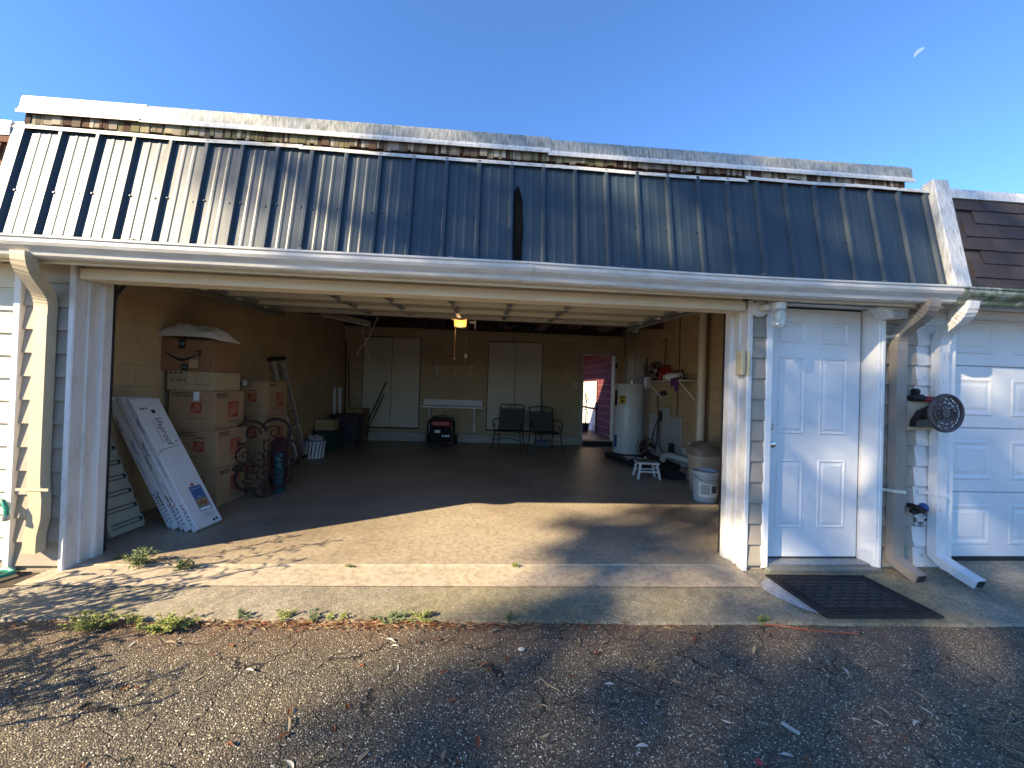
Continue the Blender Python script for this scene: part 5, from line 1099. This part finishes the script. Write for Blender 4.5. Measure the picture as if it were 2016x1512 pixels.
mb = MB(); mb.sweep([(0.21*math.copysign(abs(math.cos(a))**0.7, math.cos(a)), 0.19*math.copysign(abs(math.sin(a))**0.7, math.sin(a))) for a in [2*math.pi*i/28 for i in range(28)]], [(0, 0, 0), (0, 0, 0.02), (0, 0, 0.46), (0, 0, 0.465), (0, 0, 0.50), (0, 0, 0.505)], (1, 0, 0), True, [0.80, 0.84, 0.98, 1.04, 1.05, 1.0]); mb.build('body', M['bin_beige'], TC, True)
mb = MB(); mb.sweep([(0.225*math.copysign(abs(math.cos(a))**0.7, math.cos(a)), 0.205*math.copysign(abs(math.sin(a))**0.7, math.sin(a))) for a in [2*math.pi*i/28 for i in range(28)]], [(0, 0, 0.506), (0, 0, 0.535), (0.0, 0.0, 0.56), (0.02, 0, 0.625), (0.03, 0, 0.64)], (1, 0, 0), True, [1.0, 1.02, 0.96, 0.62, 0.40]); mb.build('lid', M['bin_lid'], TC, True)
BU = thing('paint_bucket', 'white plastic bucket with printed label in front of the trash can', 'bucket', (2.80, 1.80, 0.0))
MB().lathe([(0.130, 0), (0.134, 0.01), (0.146, 0.26), (0.156, 0.262), (0.156, 0.275), (0.147, 0.278), (0.149, 0.30), (0.158, 0.302), (0.158, 0.315), (0.150, 0.318), (0.152, 0.355), (0.160, 0.36), (0.160, 0.372), (0.148, 0.374), (0.140, 0.34)], seg=32).build('body', M['bucket'], BU, True)
curved(0.1462, rad(-150), rad(-45), 0.07, 0.245, M['white_label'], 'label', BU, 14); curved(0.1470, rad(-140), rad(-100), 0.10, 0.22, M['board_grey'], 'label_print', BU, 6); curved(0.1470, rad(-92), rad(-60), 0.12, 0.21, M['purple_grey'], 'label_print', BU, 6)
MB().tube([(-0.16*math.cos(rad(a)), -0.165*math.sin(rad(a)), 0.33 - 0.09*math.sin(rad(a))) for a in range(0, 181, 15)], 0.004, 5).build('handle', M['steel'], BU)

# ================================================================== FACADE FITTINGS
def rectprof(w, d, fl=0.007, n=3):
    """downspout section with flutes on the front"""
    P = [(-w/2, -d/2)]
    for i in range(n*2+1):
        x = -w/2 + w*(i+0.5)/(n*2+1); P.append((x, -d/2 + (fl if i % 2 else 0)))
    P += [(w/2, -d/2), (w/2, d/2), (-w/2, d/2)]
    return P
def downspout(name, label, top, xw, m, zbot, kick, dents=None):
    T = thing(name, label, 'downspout', (xw, -0.062, 0)); w, d = 0.082, 0.062; o = Vector((xw, -0.062, 0)); t = Vector(top) - o
    # elbows
    end = Vector((0, 0, t.z - 0.31)); c1 = t + Vector((0, 0, -0.17)); c2 = end + Vector((0, 0, 0.17)); NS = 30; P = []; sc = []
    for i in range(NS+1):
        k = i/NS; q = 1-k; P.append(t*q**3 + c1*3*q*q*k + c2*3*q*k*k + end*k**3)
        bend = (3 <= i <= 12) or (18 <= i <= 27); sc.append(1.0 + (0.055 if i % 2 else 0.0)*bend)
    P.append(end + Vector((0, 0, -0.05))); sc.append(1.0)
    MB().sweep(rectprof(w*1.04, d*1.04), P, (1, 0, 0), True, sc).build('elbow', m, T)
    z0 = end.z - 0.04; P = []
    n = 14
    for k in range(n+1):
        z = z0 + (zbot - z0)*k/n; dx = 0
        if dents: dx = dents(z)
        P.append((dx, 0, z))
    MB().sweep(rectprof(w, d), P, (1, 0, 0)).build('pipe', m, T)
    if kick:
        K = [(0, 0, zbot+0.02), (0, -0.004, zbot-0.06)] + [Vector((kick[0]*q, kick[1]*q, zbot-0.06 - (zbot-0.075)*q**0.75)) for q in (0.15, 0.3, 0.45, 0.6, 0.75, 0.9, 1.0)]
        MB().sweep(rectprof(w*1.03, d*1.03), K, (1, 0, 0), True, [1.0 + (0.03 if i % 2 else 0) for i in range(len(K))]).build('kick_elbow', m, T)
        v = Vector(K[-1]); q = (Vector(K[-1]) - Vector(K[-2])).normalized()
        MB().cbox((0, 0, 0), (w*0.86, d*0.8, 0.004)).build('outlet', M['black_plastic'], T).matrix_local = frame(v + q*0.001, (1, 0, 0), q.cross(Vector((1, 0, 0))))
    return T
d1 = downspout('downspout', 'cream fluted downspout left of the garage bay, bent near its foot', (-2.874, -0.285, 2.075), -2.965, M['downspout_cream'], 0.13, None, lambda z: 0.018*math.exp(-((z-0.42)/0.12)**2) - 0.01*(1 if z < 0.3 else 0))
MB().box(-0.10, 0.10, -0.036, -0.030, 0.545, 0.562).build('strap', M['downspout_cream'], d1)
d2 = downspout('downspout', 'brown downspout right of the entry door', (3.240, -0.275, 2.075), 3.236, M['downspout_brown'], 0.16, (0.02, -0.17))
for z in (1.83, 0.62): MB().sweep([(-0.012, -0.002), (0.012, -0.002), (0.012, 0.002), (-0.012, 0.002)], [(-0.10, 0.035, z), (-0.046, 0.03, z), (-0.045, -0.036, z+0.004), (0.045, -0.036, z-0.004), (0.046, 0.03, z-0.008), (0.10, 0.035, z-0.012)], (0, 0, 1)).build('strap', M['pvc'], d2)
d3 = downspout('downspout', 'white mildewed downspout beside the neighboring garage jamb', (3.545, -0.275, 2.075), 3.592, M['downspout_white'], 0.18, (0.03, -0.25))
for z in (1.80, 0.60): MB().sweep([(-0.012, -0.002), (0.012, -0.002), (0.012, 0.002), (-0.012, 0.002)], [(-0.12, 0.035, z), (-0.046, 0.03, z), (-0.045, -0.036, z), (0.045, -0.036, z-0.004), (0.046, 0.03, z-0.006)], (0, 0, 1)).build('strap', M['downspout_white'], d3)
# porch light
PL = thing('porch_light', 'white wall lantern with ribbed glass jar beside the entry door', 'light fixture', (2.100, -0.026, 2.000)); PL.scale = (1.12, 1.12, 1.12)
MB().lathe([(0.058, 0), (0.058, -0.012), (0.05, -0.022), (0.02, -0.024)], (0, 0, 0), 24, 'y').build('back_plate', M['pvc_white'], PL, True)
MB().box(-0.01, 0.075, -0.085, -0.0245, -0.018, 0.018, 0.006).build('arm', M['pvc_white'], PL)
MB().lathe([(0.040, 0.0), (0.042, -0.04), (0.036, -0.045)], (0.055, -0.115, 0.020), 20).build('cap', M['pvc_white'], PL, True)
MB().lathe([(0.034, 0.0)] + [(0.037 + 0.0035*(i % 2), -0.012 - i*0.013) for i in range(8)] + [(0.030, -0.118), (0.006, -0.122)], (0.055, -0.115, -0.026), 24).build('jar', M['jar'], PL, True)
MB().lathe([(0.012, 0), (0.02, -0.03), (0.02, -0.06), (0.008, -0.075)], (0.055, -0.115, -0.026), 12).build('bulb', M['glass_jar'], PL, True)
KP = thing('door_keypad', 'tan garage door keypad on the right jamb', 'keypad', (1.992, -0.002, 1.58))
MB().box(-0.022, 0.012, -0.03, 0.045, -0.095, 0.095, 0.005).build('housing', M['keypad'], KP); MB().box(0.0125, 0.03, -0.06, -0.0375, -0.10, 0.09, 0.006).build('cover', M['keypad'], KP)
DV = thing('dryer_vent', 'white louvered dryer vent hood beneath the eave', 'vent', (3.110, -0.042, 1.992)); DV.scale = (0.85, 1.0, 0.85)
mb = MB(); mb.prism([(-0.135, 0.055), (0.135, 0.055), (0.115, -0.02), (0.06, -0.045), (-0.04, -0.045)], -0.10, 0.0, 'y'); mb.build('hood', M['pvc_white'], DV)
MB().box(-0.022, 0.108, -0.104, -0.1005, -0.036, 0.030).build('grille_shadow', M['black_plastic'], DV)
mb = MB()
for i in range(8): x = -0.022 + i*0.0186; mb.box(x-0.0018, x+0.0018, -0.110, -0.1045, -0.038, 0.032)
for i in range(6): z = -0.036 + i*0.0133; mb.box(-0.025, 0.111, -0.1105, -0.1045, z-0.0016, z+0.0016)
mb.build('grille', M['pvc_white'], DV)
# hose reel with ornate disc
HR = thing('hose_reel', 'wall mounted hose reel with tan back plate and ornate black round disc', 'hose reel', (3.42, -0.03, 1.21))
MB().box(-0.075, 0.20, -0.012, 0.0, -0.115, 0.115, 0.003).build('back_plate', M['downspout_cream'], HR)
mb = MB(); mb.prism([(-0.06, -0.085), (0.19, -0.085), (0.19, 0.075), (0.10, 0.085), (0.0, 0.04), (-0.05, -0.03)], -0.06, -0.0125, 'y'); mb.build('bracket_housing', M['black_plastic'], HR)
MB().lathe([(0.045, 0), (0.045, -0.16)], (0.03, -0.06, 0.02), 18, 'y').build('drum', M['black_iron'], HR, True)
dx, dy, dz, R = -0.018, -0.225, 0.035, 0.142
dk = MB(); dk.ring((dx, dy, dz), R-0.010, 0.013, 'y', 40, 8); dk.build('disc_rim', M['disc_iron'], HR, True)
dk = MB(); dk.lathe([(0.012, -0.004), (0.034, -0.004), (0.034, 0.004), (0.012, 0.004)], (dx, dy, dz), 24, 'y')
for k in range(12):
    a = 2*math.pi*k/12; c, s = math.cos(a), math.sin(a)
    P = [(dx + q*math.cos(a + 0.28*math.sin(q*45)), dy, dz + q*math.sin(a + 0.28*math.sin(q*45))) for q in [0.034 + 0.096*i/10 for i in range(11)]]; dk.tube(P, 0.0058, 5)
    for (rq, aq) in ((0.062, 0.13), (0.108, 0.0)):
        dk.ring((dx + rq*math.cos(a+aq), dy, dz + rq*math.sin(a+aq)), 0.0125, 0.0045, 'y', 10, 4)
for rr_, r_ in ((0.090, 0.006),): dk.ring((dx, dy, dz), rr_, r_, 'y', 36, 6)
dk.build('disc_scrollwork', M['disc_iron'], HR, True)
RT_ = thing('garden_gloves', 'black and red gloves lying on top of the hose reel plate', 'gloves', (3.42, -0.07, 1.326))
mb = MB(); mb.box(-0.07, 0.02, -0.04, 0.05, 0, 0.055, 0.02); mb.box(-0.055, -0.02, -0.03, 0.04, 0.05, 0.10, 0.015); mb.build('black_glove', M['rubber'], RT_, True); mb = MB(); mb.box(0.0, 0.13, -0.045, 0.045, 0.001, 0.028, 0.012); mb.box(0.04, 0.12, -0.02, 0.03, 0.025, 0.042, 0.01); mb.build('red_glove', M['red_plastic'], RT_, True)
FC = thing('wall_faucet', 'corroded wall faucet with blue handle between the two downspouts', 'faucet', (3.40, -0.03, 0.50))
MB().tube([(-0.01, 0.0, 0.0), (-0.01, -0.06, 0.0), (0.02, -0.09, -0.03)], 0.02, 9).build('spout', M['iron_brown'], FC, True); MB().lathe([(0.012, -0.02), (0.035, -0.012), (0.035, 0.0), (0.012, 0.01)], (0.05, -0.06, 0.0), 10, 'x').build('handle', M['blue_valve'], FC); MB().box(-0.04, 0.02, -0.06, -0.025, -0.05, -0.02, 0.004).build('valve_body', M['black_iron'], FC)
HS = thing('garden_hose', 'green garden hose on a tap at the left edge of the wall', 'hose', (-3.14, -0.06, 0.0))
MB().tube([(-0.08, -0.02, 0.44), (-0.02, -0.06, 0.50), (0.05, -0.08, 0.49), (0.075, -0.08, 0.44), (0.075, -0.08, 0.40)], 0.014, 8).build('hose_end', M['hose'], HS, True)
MB().lathe([(0.017, 0), (0.019, 0.012), (0.017, 0.035)], (0.075, -0.08, 0.365), 12).build('coupling', M['steel'], HS)
mb = MB(); mb.tube([(-0.4, -0.15, 0.02), (-0.15, -0.22, 0.016), (0.06, -0.16, 0.016), (0.10, -0.05, 0.016), (0.04, -0.02, 0.02), (-0.2, -0.04, 0.02), (-0.5, -0.05, 0.03)], 0.015, 8); mb.build('hose_loop', M['hose'], HS, True)
MB().tube([(-0.02, 0.04, 0.44), (-0.06, -0.03, 0.45), (-0.10, -0.06, 0.42)], 0.018, 8).build('tap', M['steel'], HS, True)
# doormat
DM = thing('door_mat', 'black ornate rubber doormat lying in front of the entry door', 'doormat', (2.51, -0.395, -0.012), rad(-1))
MW, MD = 0.385, 0.265
MB().box(-MW, MW, -MD, MD, 0.0, 0.006, 0.003).build('mat_base', M['rubber'], DM)
mb = MB()
for s in (-1, 1):
    mb.box(-MW+0.002, MW-0.002, s*(MD-0.008)-0.006, s*(MD-0.008)+0.006, 0.0062, 0.013); mb.box(s*(MW-0.008)-0.006, s*(MW-0.008)+0.006, -MD+0.016, MD-0.016, 0.0062, 0.013)
    mb.box(-MW+0.075, MW-0.075, s*(MD-0.072)-0.005, s*(MD-0.072)+0.005, 0.0062, 0.013); mb.box(s*(MW-0.072)-0.005, s*(MW-0.072)+0.005, -MD+0.08, MD-0.08, 0.0062, 0.013)
mb.build('border', M['rubber'], DM)
mb = MB(); rr = random.Random(9)
for i in range(34):
    for s in (-1, 1):
        x = -MW + 0.03 + i*(2*MW-0.06)/33; mb.ring((x, s*(MD-0.040), 0.008), 0.014, 0.0035, 'z', 9, 4, a0=rr.uniform(0, 6), a1=rr.uniform(9, 11))
for i in range(22):
    for s in (-1, 1): y = -MD + 0.07 + i*(2*MD-0.14)/21; mb.ring((s*(MW-0.040), y, 0.008), 0.014, 0.0035, 'z', 9, 4, a0=rr.uniform(0, 6), a1=rr.uniform(9, 11))
mb.build('scroll_border', M['rubber'], DM)
for r_ in range(8):
    y = -MD + 0.095 + r_*0.044
    mb = MB(); x = -MW + 0.085 - (0.045 if r_ % 2 else 0)
    while x < MW - 0.085:
        a, c = max(x, -MW+0.083), min(x+0.092, MW-0.083)
        if c - a > 0.01: mb.box(a, c-0.005, y, y+0.038, 0.0062, 0.0115)
        x += 0.096
    mb.build('tread_row', M['rubber'], DM)
# ================================================================== PLANTS AND LITTER
def blade_leaf(mb, p, d, l, w, rr, droop=0.3):
    d = d.normalized(); s = d.cross(Vector((0, 0, 1)))
    if s.length < 0.05: s = Vector((1, 0, 0))
    s.normalize(); a = p; m = p + d*l*0.5; e = p + d*l - Vector((0, 0, l*droop))
    mb.face([mb.v(a), mb.v(m + s*w/2), mb.v(e), mb.v(m - s*w/2)])
def weed(label, x, y, z, R, H, n, m, seed, ln=0.03, wd=0.012, group='weeds in the slab joints'):
    rr = random.Random(seed); T = thing('weed', label, 'weed', (x, y, z), group=group); mb = MB(); st = MB()
    ns = max(3, n//16)
    for i in range(ns):
        a = rr.uniform(0, 6.28); q = rr.random()**0.6; tip = Vector((math.cos(a)*R*q, math.sin(a)*R*q*0.6, H*rr.uniform(0.45, 1.0)*(1-0.35*q))); b0 = Vector((tip.x*0.35, tip.y*0.35, 0))
        st.tube([b0, b0.lerp(tip, 0.5) + Vector((0, 0, 0.01)), tip], 0.0018, 4)
        for k in range(n//ns):
            t = rr.uniform(0.2, 1.0); p = b0.lerp(tip, t); aa = rr.uniform(0, 6.28)
            blade_leaf(mb, p, Vector((math.cos(aa), math.sin(aa), rr.uniform(-0.1, 0.8))), ln*rr.uniform(0.6, 1.3), wd*rr.uniform(0.7, 1.3), rr)
    mb.build('leaves', m, T, recalc=False); st.build('stems', m, T)
W_, WY = M['weed'], M['weed_yellow']
weed('bushy grey green weed at the threshold beside the left jamb, tallest of the weeds', -2.39, 0.03, -0.012, 0.13, 0.165, 240, W_, 1, 0.040, 0.014)
weed('smaller grey green weed at the threshold right of the bushy one', -2.07, 0.0, -0.012, 0.09, 0.11, 130, W_, 2, 0.034, 0.012)
weed('tiny weed sprig against the left jamb foot', -2.60, 0.12, 0.0, 0.05, 0.05, 24, W_, 3, 0.035, 0.011)
weed('low spreading yellow green weed at the left end of the asphalt joint', -2.07, -0.63, -0.03, 0.15, 0.095, 360, WY, 4, 0.024, 0.016)
weed('small pale weed in the asphalt joint between two larger clumps', -1.88, -0.60, -0.03, 0.06, 0.08, 110, WY, 5, 0.02, 0.011)
weed('wide yellow green weed clump in the asphalt joint, second from the left', -1.66, -0.645, -0.03, 0.16, 0.10, 400, WY, 6, 0.024, 0.016)
for i, (x, R, n, lb) in enumerate(((-1.33, 0.06, 60, 'thin weed in the asphalt joint left of the middle'), (-1.08, 0.07, 70, 'low weed in the asphalt joint near leaf litter'), (-0.93, 0.06, 60, 'low weed beside scattered brown litter in the joint'), (-0.80, 0.05, 50, 'small weed at the middle of the asphalt joint'), (-0.50, 0.09, 130, 'green weed amid leaf litter at the middle of the joint'), (-0.32, 0.08, 110, 'pale green weed in thick litter of the joint'), (0.19, 0.04, 50, 'dark green tuft at the right end of the joint weeds'), (1.70, 0.04, 40, 'tiny weed in the joint left of the doormat'))):
    weed(lb, x, -0.615 - 0.029*(x+0.1) + 0.004, -0.03, R*1.25, 0.065, int(n*1.5), WY if i % 2 else W_, 20+i, 0.022, 0.010)
weed('little weed growing in the threshold crack, left of two', -0.93, 0.028, -0.012, 0.05, 0.03, 60, W_, 40, 0.02, 0.009)
weed('little weed growing in the threshold crack, right of two', 0.27, 0.022, -0.012, 0.05, 0.035, 60, WY, 41, 0.02, 0.009)
rr = random.Random(77)
T = thing('grass_tuft', 'dry straw coloured grass tuft in the asphalt', 'grass', (0.865, -1.0, -0.034)); mb = MB()
for i in range(60):
    a = rr.uniform(0, 6.28); blade_leaf(mb, Vector((rr.gauss(0, 0.02), rr.gauss(0, 0.012), 0)), Vector((math.cos(a), math.sin(a), rr.uniform(0.05, 0.6))), rr.uniform(0.04, 0.09), 0.004, rr)
mb.build('blades', M['straw'], T, recalc=False)
# litter along the joint: too fine to count
mb = MB(); mb2 = MB()
for i in range(1100):
    x = rr.gauss(-0.65, 0.75) if i < 980 else rr.uniform(-2.6, 2.1)
    if not -2.8 < x < 2.15: continue
    y = -0.63 - 0.029*(x+0.1) - abs(rr.gauss(0, 0.035)); a = rr.uniform(-0.9, 0.9) + (math.pi if rr.random() < .5 else 0); l = rr.uniform(0.02, 0.06)
    d = Vector((math.cos(a), math.sin(a), rr.uniform(-0.05, 0.25))); blade_leaf((mb if i % 3 else mb2), Vector((x, y, -0.028 + rr.uniform(0, 0.01))), d, l, rr.uniform(0.003, 0.010), rr, 0.1)
for i in range(420):
    x, y = rr.gauss(2.28, 0.16), rr.gauss(-1.50, 0.10); a = rr.gauss(-0.5, 0.6)
    blade_leaf(mb2 if i % 5 else mb, Vector((x, y, -0.03 + rr.uniform(0, 0.012))), Vector((math.cos(a), math.sin(a), rr.uniform(-0.02, 0.12))), rr.uniform(0.05, 0.14), rr.uniform(0.002, 0.005), rr, 0.05)
tag(mb.build('leaf_litter', M['leaf_brown'], recalc=False), kind='stuff'); tag(mb2.build('straw_litter', M['straw'], recalc=False), kind='stuff')
# loose pale stones
mb = MB()
for i in range(900):
    x, y = rr.uniform(-2.6, 3.6), rr.uniform(-2.0, -0.68)
    if rr.random() < 0.3 and x < -0.4: continue
    s = rr.uniform(0.0016, 0.0038)*(1.5 if rr.random() < 0.06 else 1); mb.T = Matrix.Translation((x, y, -0.0345)) @ Matrix.Rotation(rr.uniform(0, 6), 4, 'Z') @ Matrix.Diagonal((s, s*rr.uniform(0.6, 1), s*0.6, 1))
    mb.lathe([(0.5, -0.6), (1.0, 0.0), (0.6, 0.8)], seg=5)
mb.T = Matrix.Identity(4); tag(mb.build('gravel', simple('gravel_pale', (0.42, 0.40, 0.36), 0.8, var=0.35, scale=60)), kind='stuff')
# single fallen leaves
kinds = [('leaf_brown', 'dry brown leaf lying on the asphalt', 'brown leaves on the driveway'), ('leaf_tan', 'dry tan curled leaf lying on the asphalt', 'tan leaves on the driveway'), ('leaf_pale', 'pale bleached leaf lying on the asphalt', 'pale leaves on the driveway')]
protos = []
for mname, lb, g in kinds:
    for v in range(3):
        mb = MB(); l, w = (0.062, 0.020) if mname != 'leaf_brown' else (0.050, 0.022); l *= 1 + 0.15*v; n = 6; A = []; B = []; Cc = []
        for i in range(n+1):
            k = i/n; ww = w*math.sin(math.pi*min(1, k*0.96+0.03))**0.8/2; zc = 0.006*math.sin(math.pi*k)*(v-0.5) + 0.004 + 0.008*k*k*(v == 2); y0 = 0.006*math.sin(3*k+v)
            A.append(mb.v((l*(k-0.5), y0+ww, zc + ww*0.5))); B.append(mb.v((l*(k-0.5), y0, zc))); Cc.append(mb.v((l*(k-0.5), y0-ww, zc + ww*0.4)))
        for i in range(n): mb.face([A[i], B[i], B[i+1], A[i+1]]); mb.face([B[i], Cc[i], Cc[i+1], B[i+1]])
        mb.tube([(-l*0.5-0.010, 0, 0.004), (-l*0.5, 0.006*math.sin(v), 0.004)], 0.0008, 3)
        o = mb.build('fallen_leaf', M[mname], recalc=False); tag(o, lb, 'leaf', g); protos.append([o, False])
LEAVES = [(-1.29, -0.86, 0), (-1.26, -1.02, 1), (-1.05, -0.98, 2), (-1.55, -0.78, 1), (-0.95, -0.80, 1), (-0.75, -0.95, 1), (-1.25, -0.80, 0), (-1.62, -1.16, 1), (-0.55, -1.30, 0), (-0.72, -1.33, 0), (-0.90, -1.36, 0),
          (-0.15, -1.02, 0), (0.05, -0.97, 0), (0.16, -0.93, 0), (-0.10, -1.18, 0), (-0.31, -0.80, 0), (-0.20, -0.78, 0), (0.46, -1.05, 0), (0.02, -1.38, 0), (0.28, -1.36, 1), (0.35, -1.52, 0), (-0.55, -0.95, 0), (-0.42, -0.82, 2),
          (0.80, -1.22, 1), (0.95, -1.10, 1), (1.05, -1.32, 2), (1.20, -0.80, 0), (1.32, -0.83, 1), (1.10, -0.70, 1), (0.62, -0.69, 0), (1.62, -1.33, 2), (1.70, -1.35, 2), (1.78, -1.30, 1), (1.86, -1.36, 2), (1.74, -1.42, 0), (1.58, -1.42, 0), (1.98, -1.30, 2), (2.05, -1.22, 1), (1.95, -1.02, 1), (1.84, -1.06, 2), (1.72, -0.98, 2), (2.25, -1.30, 1), (2.12, -1.42, 0), (2.30, -1.10, 1), (1.48, -0.90, 1), (0.30, -1.22, 1), (-0.05, -1.45, 0), (-1.35, -1.42, 0), (-0.40, -1.42, 1), (0.65, -1.42, 2), (1.25, -1.50, 0), (0.90, -1.45, 1), (2.4, -1.45, 1), (1.35, -1.18, 0), (0.55, -0.80, 1)]
for i in range(26): LEAVES.append((rr.uniform(-1.9, 2.6), rr.uniform(-1.55, -0.70), rr.choice((0, 0, 1, 2))))
for x, y, kd in LEAVES:
    p = protos[kd*3 + rr.randrange(3)]
    if not p[1]: o = p[0]; p[1] = True
    else: o = p[0].copy(); COL.objects.link(o)
    col_ = ('brown', 'tan curled', 'pale bleached')[kd]; zone = 'beside the slab joint' if y > -0.82 else ('on the sunlit asphalt at the left' if x < -0.5 else ('on the shaded asphalt in the middle' if x < 1.0 else 'on the asphalt at the right, below the doormat'))
    tag(o, 'dry %s leaf lying %s' % (col_, zone), 'leaf', '%s leaves %s' % (col_, zone))
    o.location = (x, y, -0.034); o.rotation_euler = (rr.uniform(-.15, .15), rr.uniform(-.15, .15), rr.uniform(0, 6.28)); s = rr.uniform(0.5, 0.85); o.scale = (s, s, s)
for p in protos:
    if not p[1]: bpy.data.objects.remove(p[0])
WC = MB().box(-0.032, 0.032, -0.009, 0.009, 0, 0.004).build('wood_chip', M['leaf_pale']); WC.location = (1.30, -1.36, -0.034); WC.rotation_euler = (0, 0, rad(-58)); tag(WC, 'flat pale wood chip lying alone on the shaded asphalt', 'wood chip')
ST = MB().tube([(0, 0, 0), (0.03, 0.01, 0.002), (0.055, -0.02, 0.0), (0.10, -0.06, 0.002)], 0.003, 5).build('twig', M['leaf_tan']); ST.location = (0.28, -1.08, -0.031); tag(ST, 'thin curved grey twig on the asphalt near the middle', 'twig')
RC = MB().lathe([(0.008, -0.004), (0.013, 0.006), (0.007, 0.012)], seg=7).build('white_stone', M['leaf_pale']); RC.location = (0.235, -0.865, -0.030); RC.scale = (1.6, 1, 0.9); tag(RC, 'single large white stone on the asphalt near the joint', 'stone')
CP = MB().lathe([(0.010, 0), (0.011, 0.008), (0.008, 0.011)], seg=14).build('bottle_cap', M['red_print']); CP.location = (1.06, -1.50, -0.033); tag(CP, 'small red cap lying on the shaded asphalt', 'cap')
OC = thing('orange_root', 'orange string lying on the asphalt left of the doormat', 'string', (1.80, -0.70, -0.03)); MB().tube([(-0.1, 0.03, 0), (0.0, 0.0, 0.004), (0.12, -0.03, 0), (0.25, -0.06, 0.004), (0.4, -0.075, 0)], 0.0035, 5).build('string', M['orange_cord'], OC)
# ------------------------------------------------------------------ shrub beside the left wall, just out of frame; throws the leafy shadow
SHR = thing('shrub', 'long leaved shrub beside the driveway left of the bay', 'shrub', (-3.20, -0.84, -0.05)); mb = MB(); st = MB(); rr = random.Random(31)
for i in range(30):
    a = rr.uniform(0, 6.28); q = rr.random()**0.6; R = 0.40*q; h = rr.uniform(0.45, 0.98)*(1-0.25*q)
    tip = Vector((math.cos(a)*R*1.0, math.sin(a)*R*1.25, h)); b0 = Vector((tip.x*0.3, tip.y*0.3, 0)); st.tube([b0, b0.lerp(tip, 0.55) + Vector((0, 0, 0.05)), tip], 0.006, 5)
    for k in range(15):
        t = 0.25 + 0.75*k/14; p = b0.lerp(tip, t) + Vector((0, 0, 0.05*math.sin(math.pi*t))); aa = k*2.4 + rr.random()
        blade_leaf(mb, p, Vector((math.cos(aa), math.sin(aa), rr.uniform(0.1, 0.9))), rr.uniform(0.09, 0.16), 0.026, rr, 0.35)
for (tip, n) in (((0.26, 0.30, 1.16), 22), ((0.38, 0.05, 1.02), 18), ((0.15, 0.55, 1.0), 18)):
    tip = Vector(tip); b0 = Vector((0.05, 0.1, 0)); st.tube([b0, b0.lerp(tip, 0.5) + Vector((0.0, 0, 0.1)), tip], 0.006, 5)
    for k in range(n):
        t = 0.5 + 0.5*k/n; p = b0.lerp(tip, t) + Vector((0, 0, 0.1*math.sin(math.pi*t))); aa = k*2.4
        blade_leaf(mb, p, Vector((math.cos(aa), math.sin(aa), 0.5)), rr.uniform(0.09, 0.15), 0.024, rr, 0.35)
mb.build('leaves', M['weed'], SHR, recalc=False); st.build('stems', M['bark'], SHR)
SH2 = copy_tree(SHR); SH2.location = (-3.25, -1.55, -0.06); SH2.rotation_euler = (0, 0, 2.0); SH2.scale = (1.15, 1.15, 0.95); SH2['label'] = 'second long leaved shrub farther along the left edge of the driveway'
SH3 = copy_tree(SHR); SH3.location = (-2.62, -1.38, -0.06); SH3.rotation_euler = (0, 0, 4.0); SH3.scale = (0.8, 0.8, 0.7); SH3['label'] = 'lowest long leaved shrub nearest the driveway at the left'
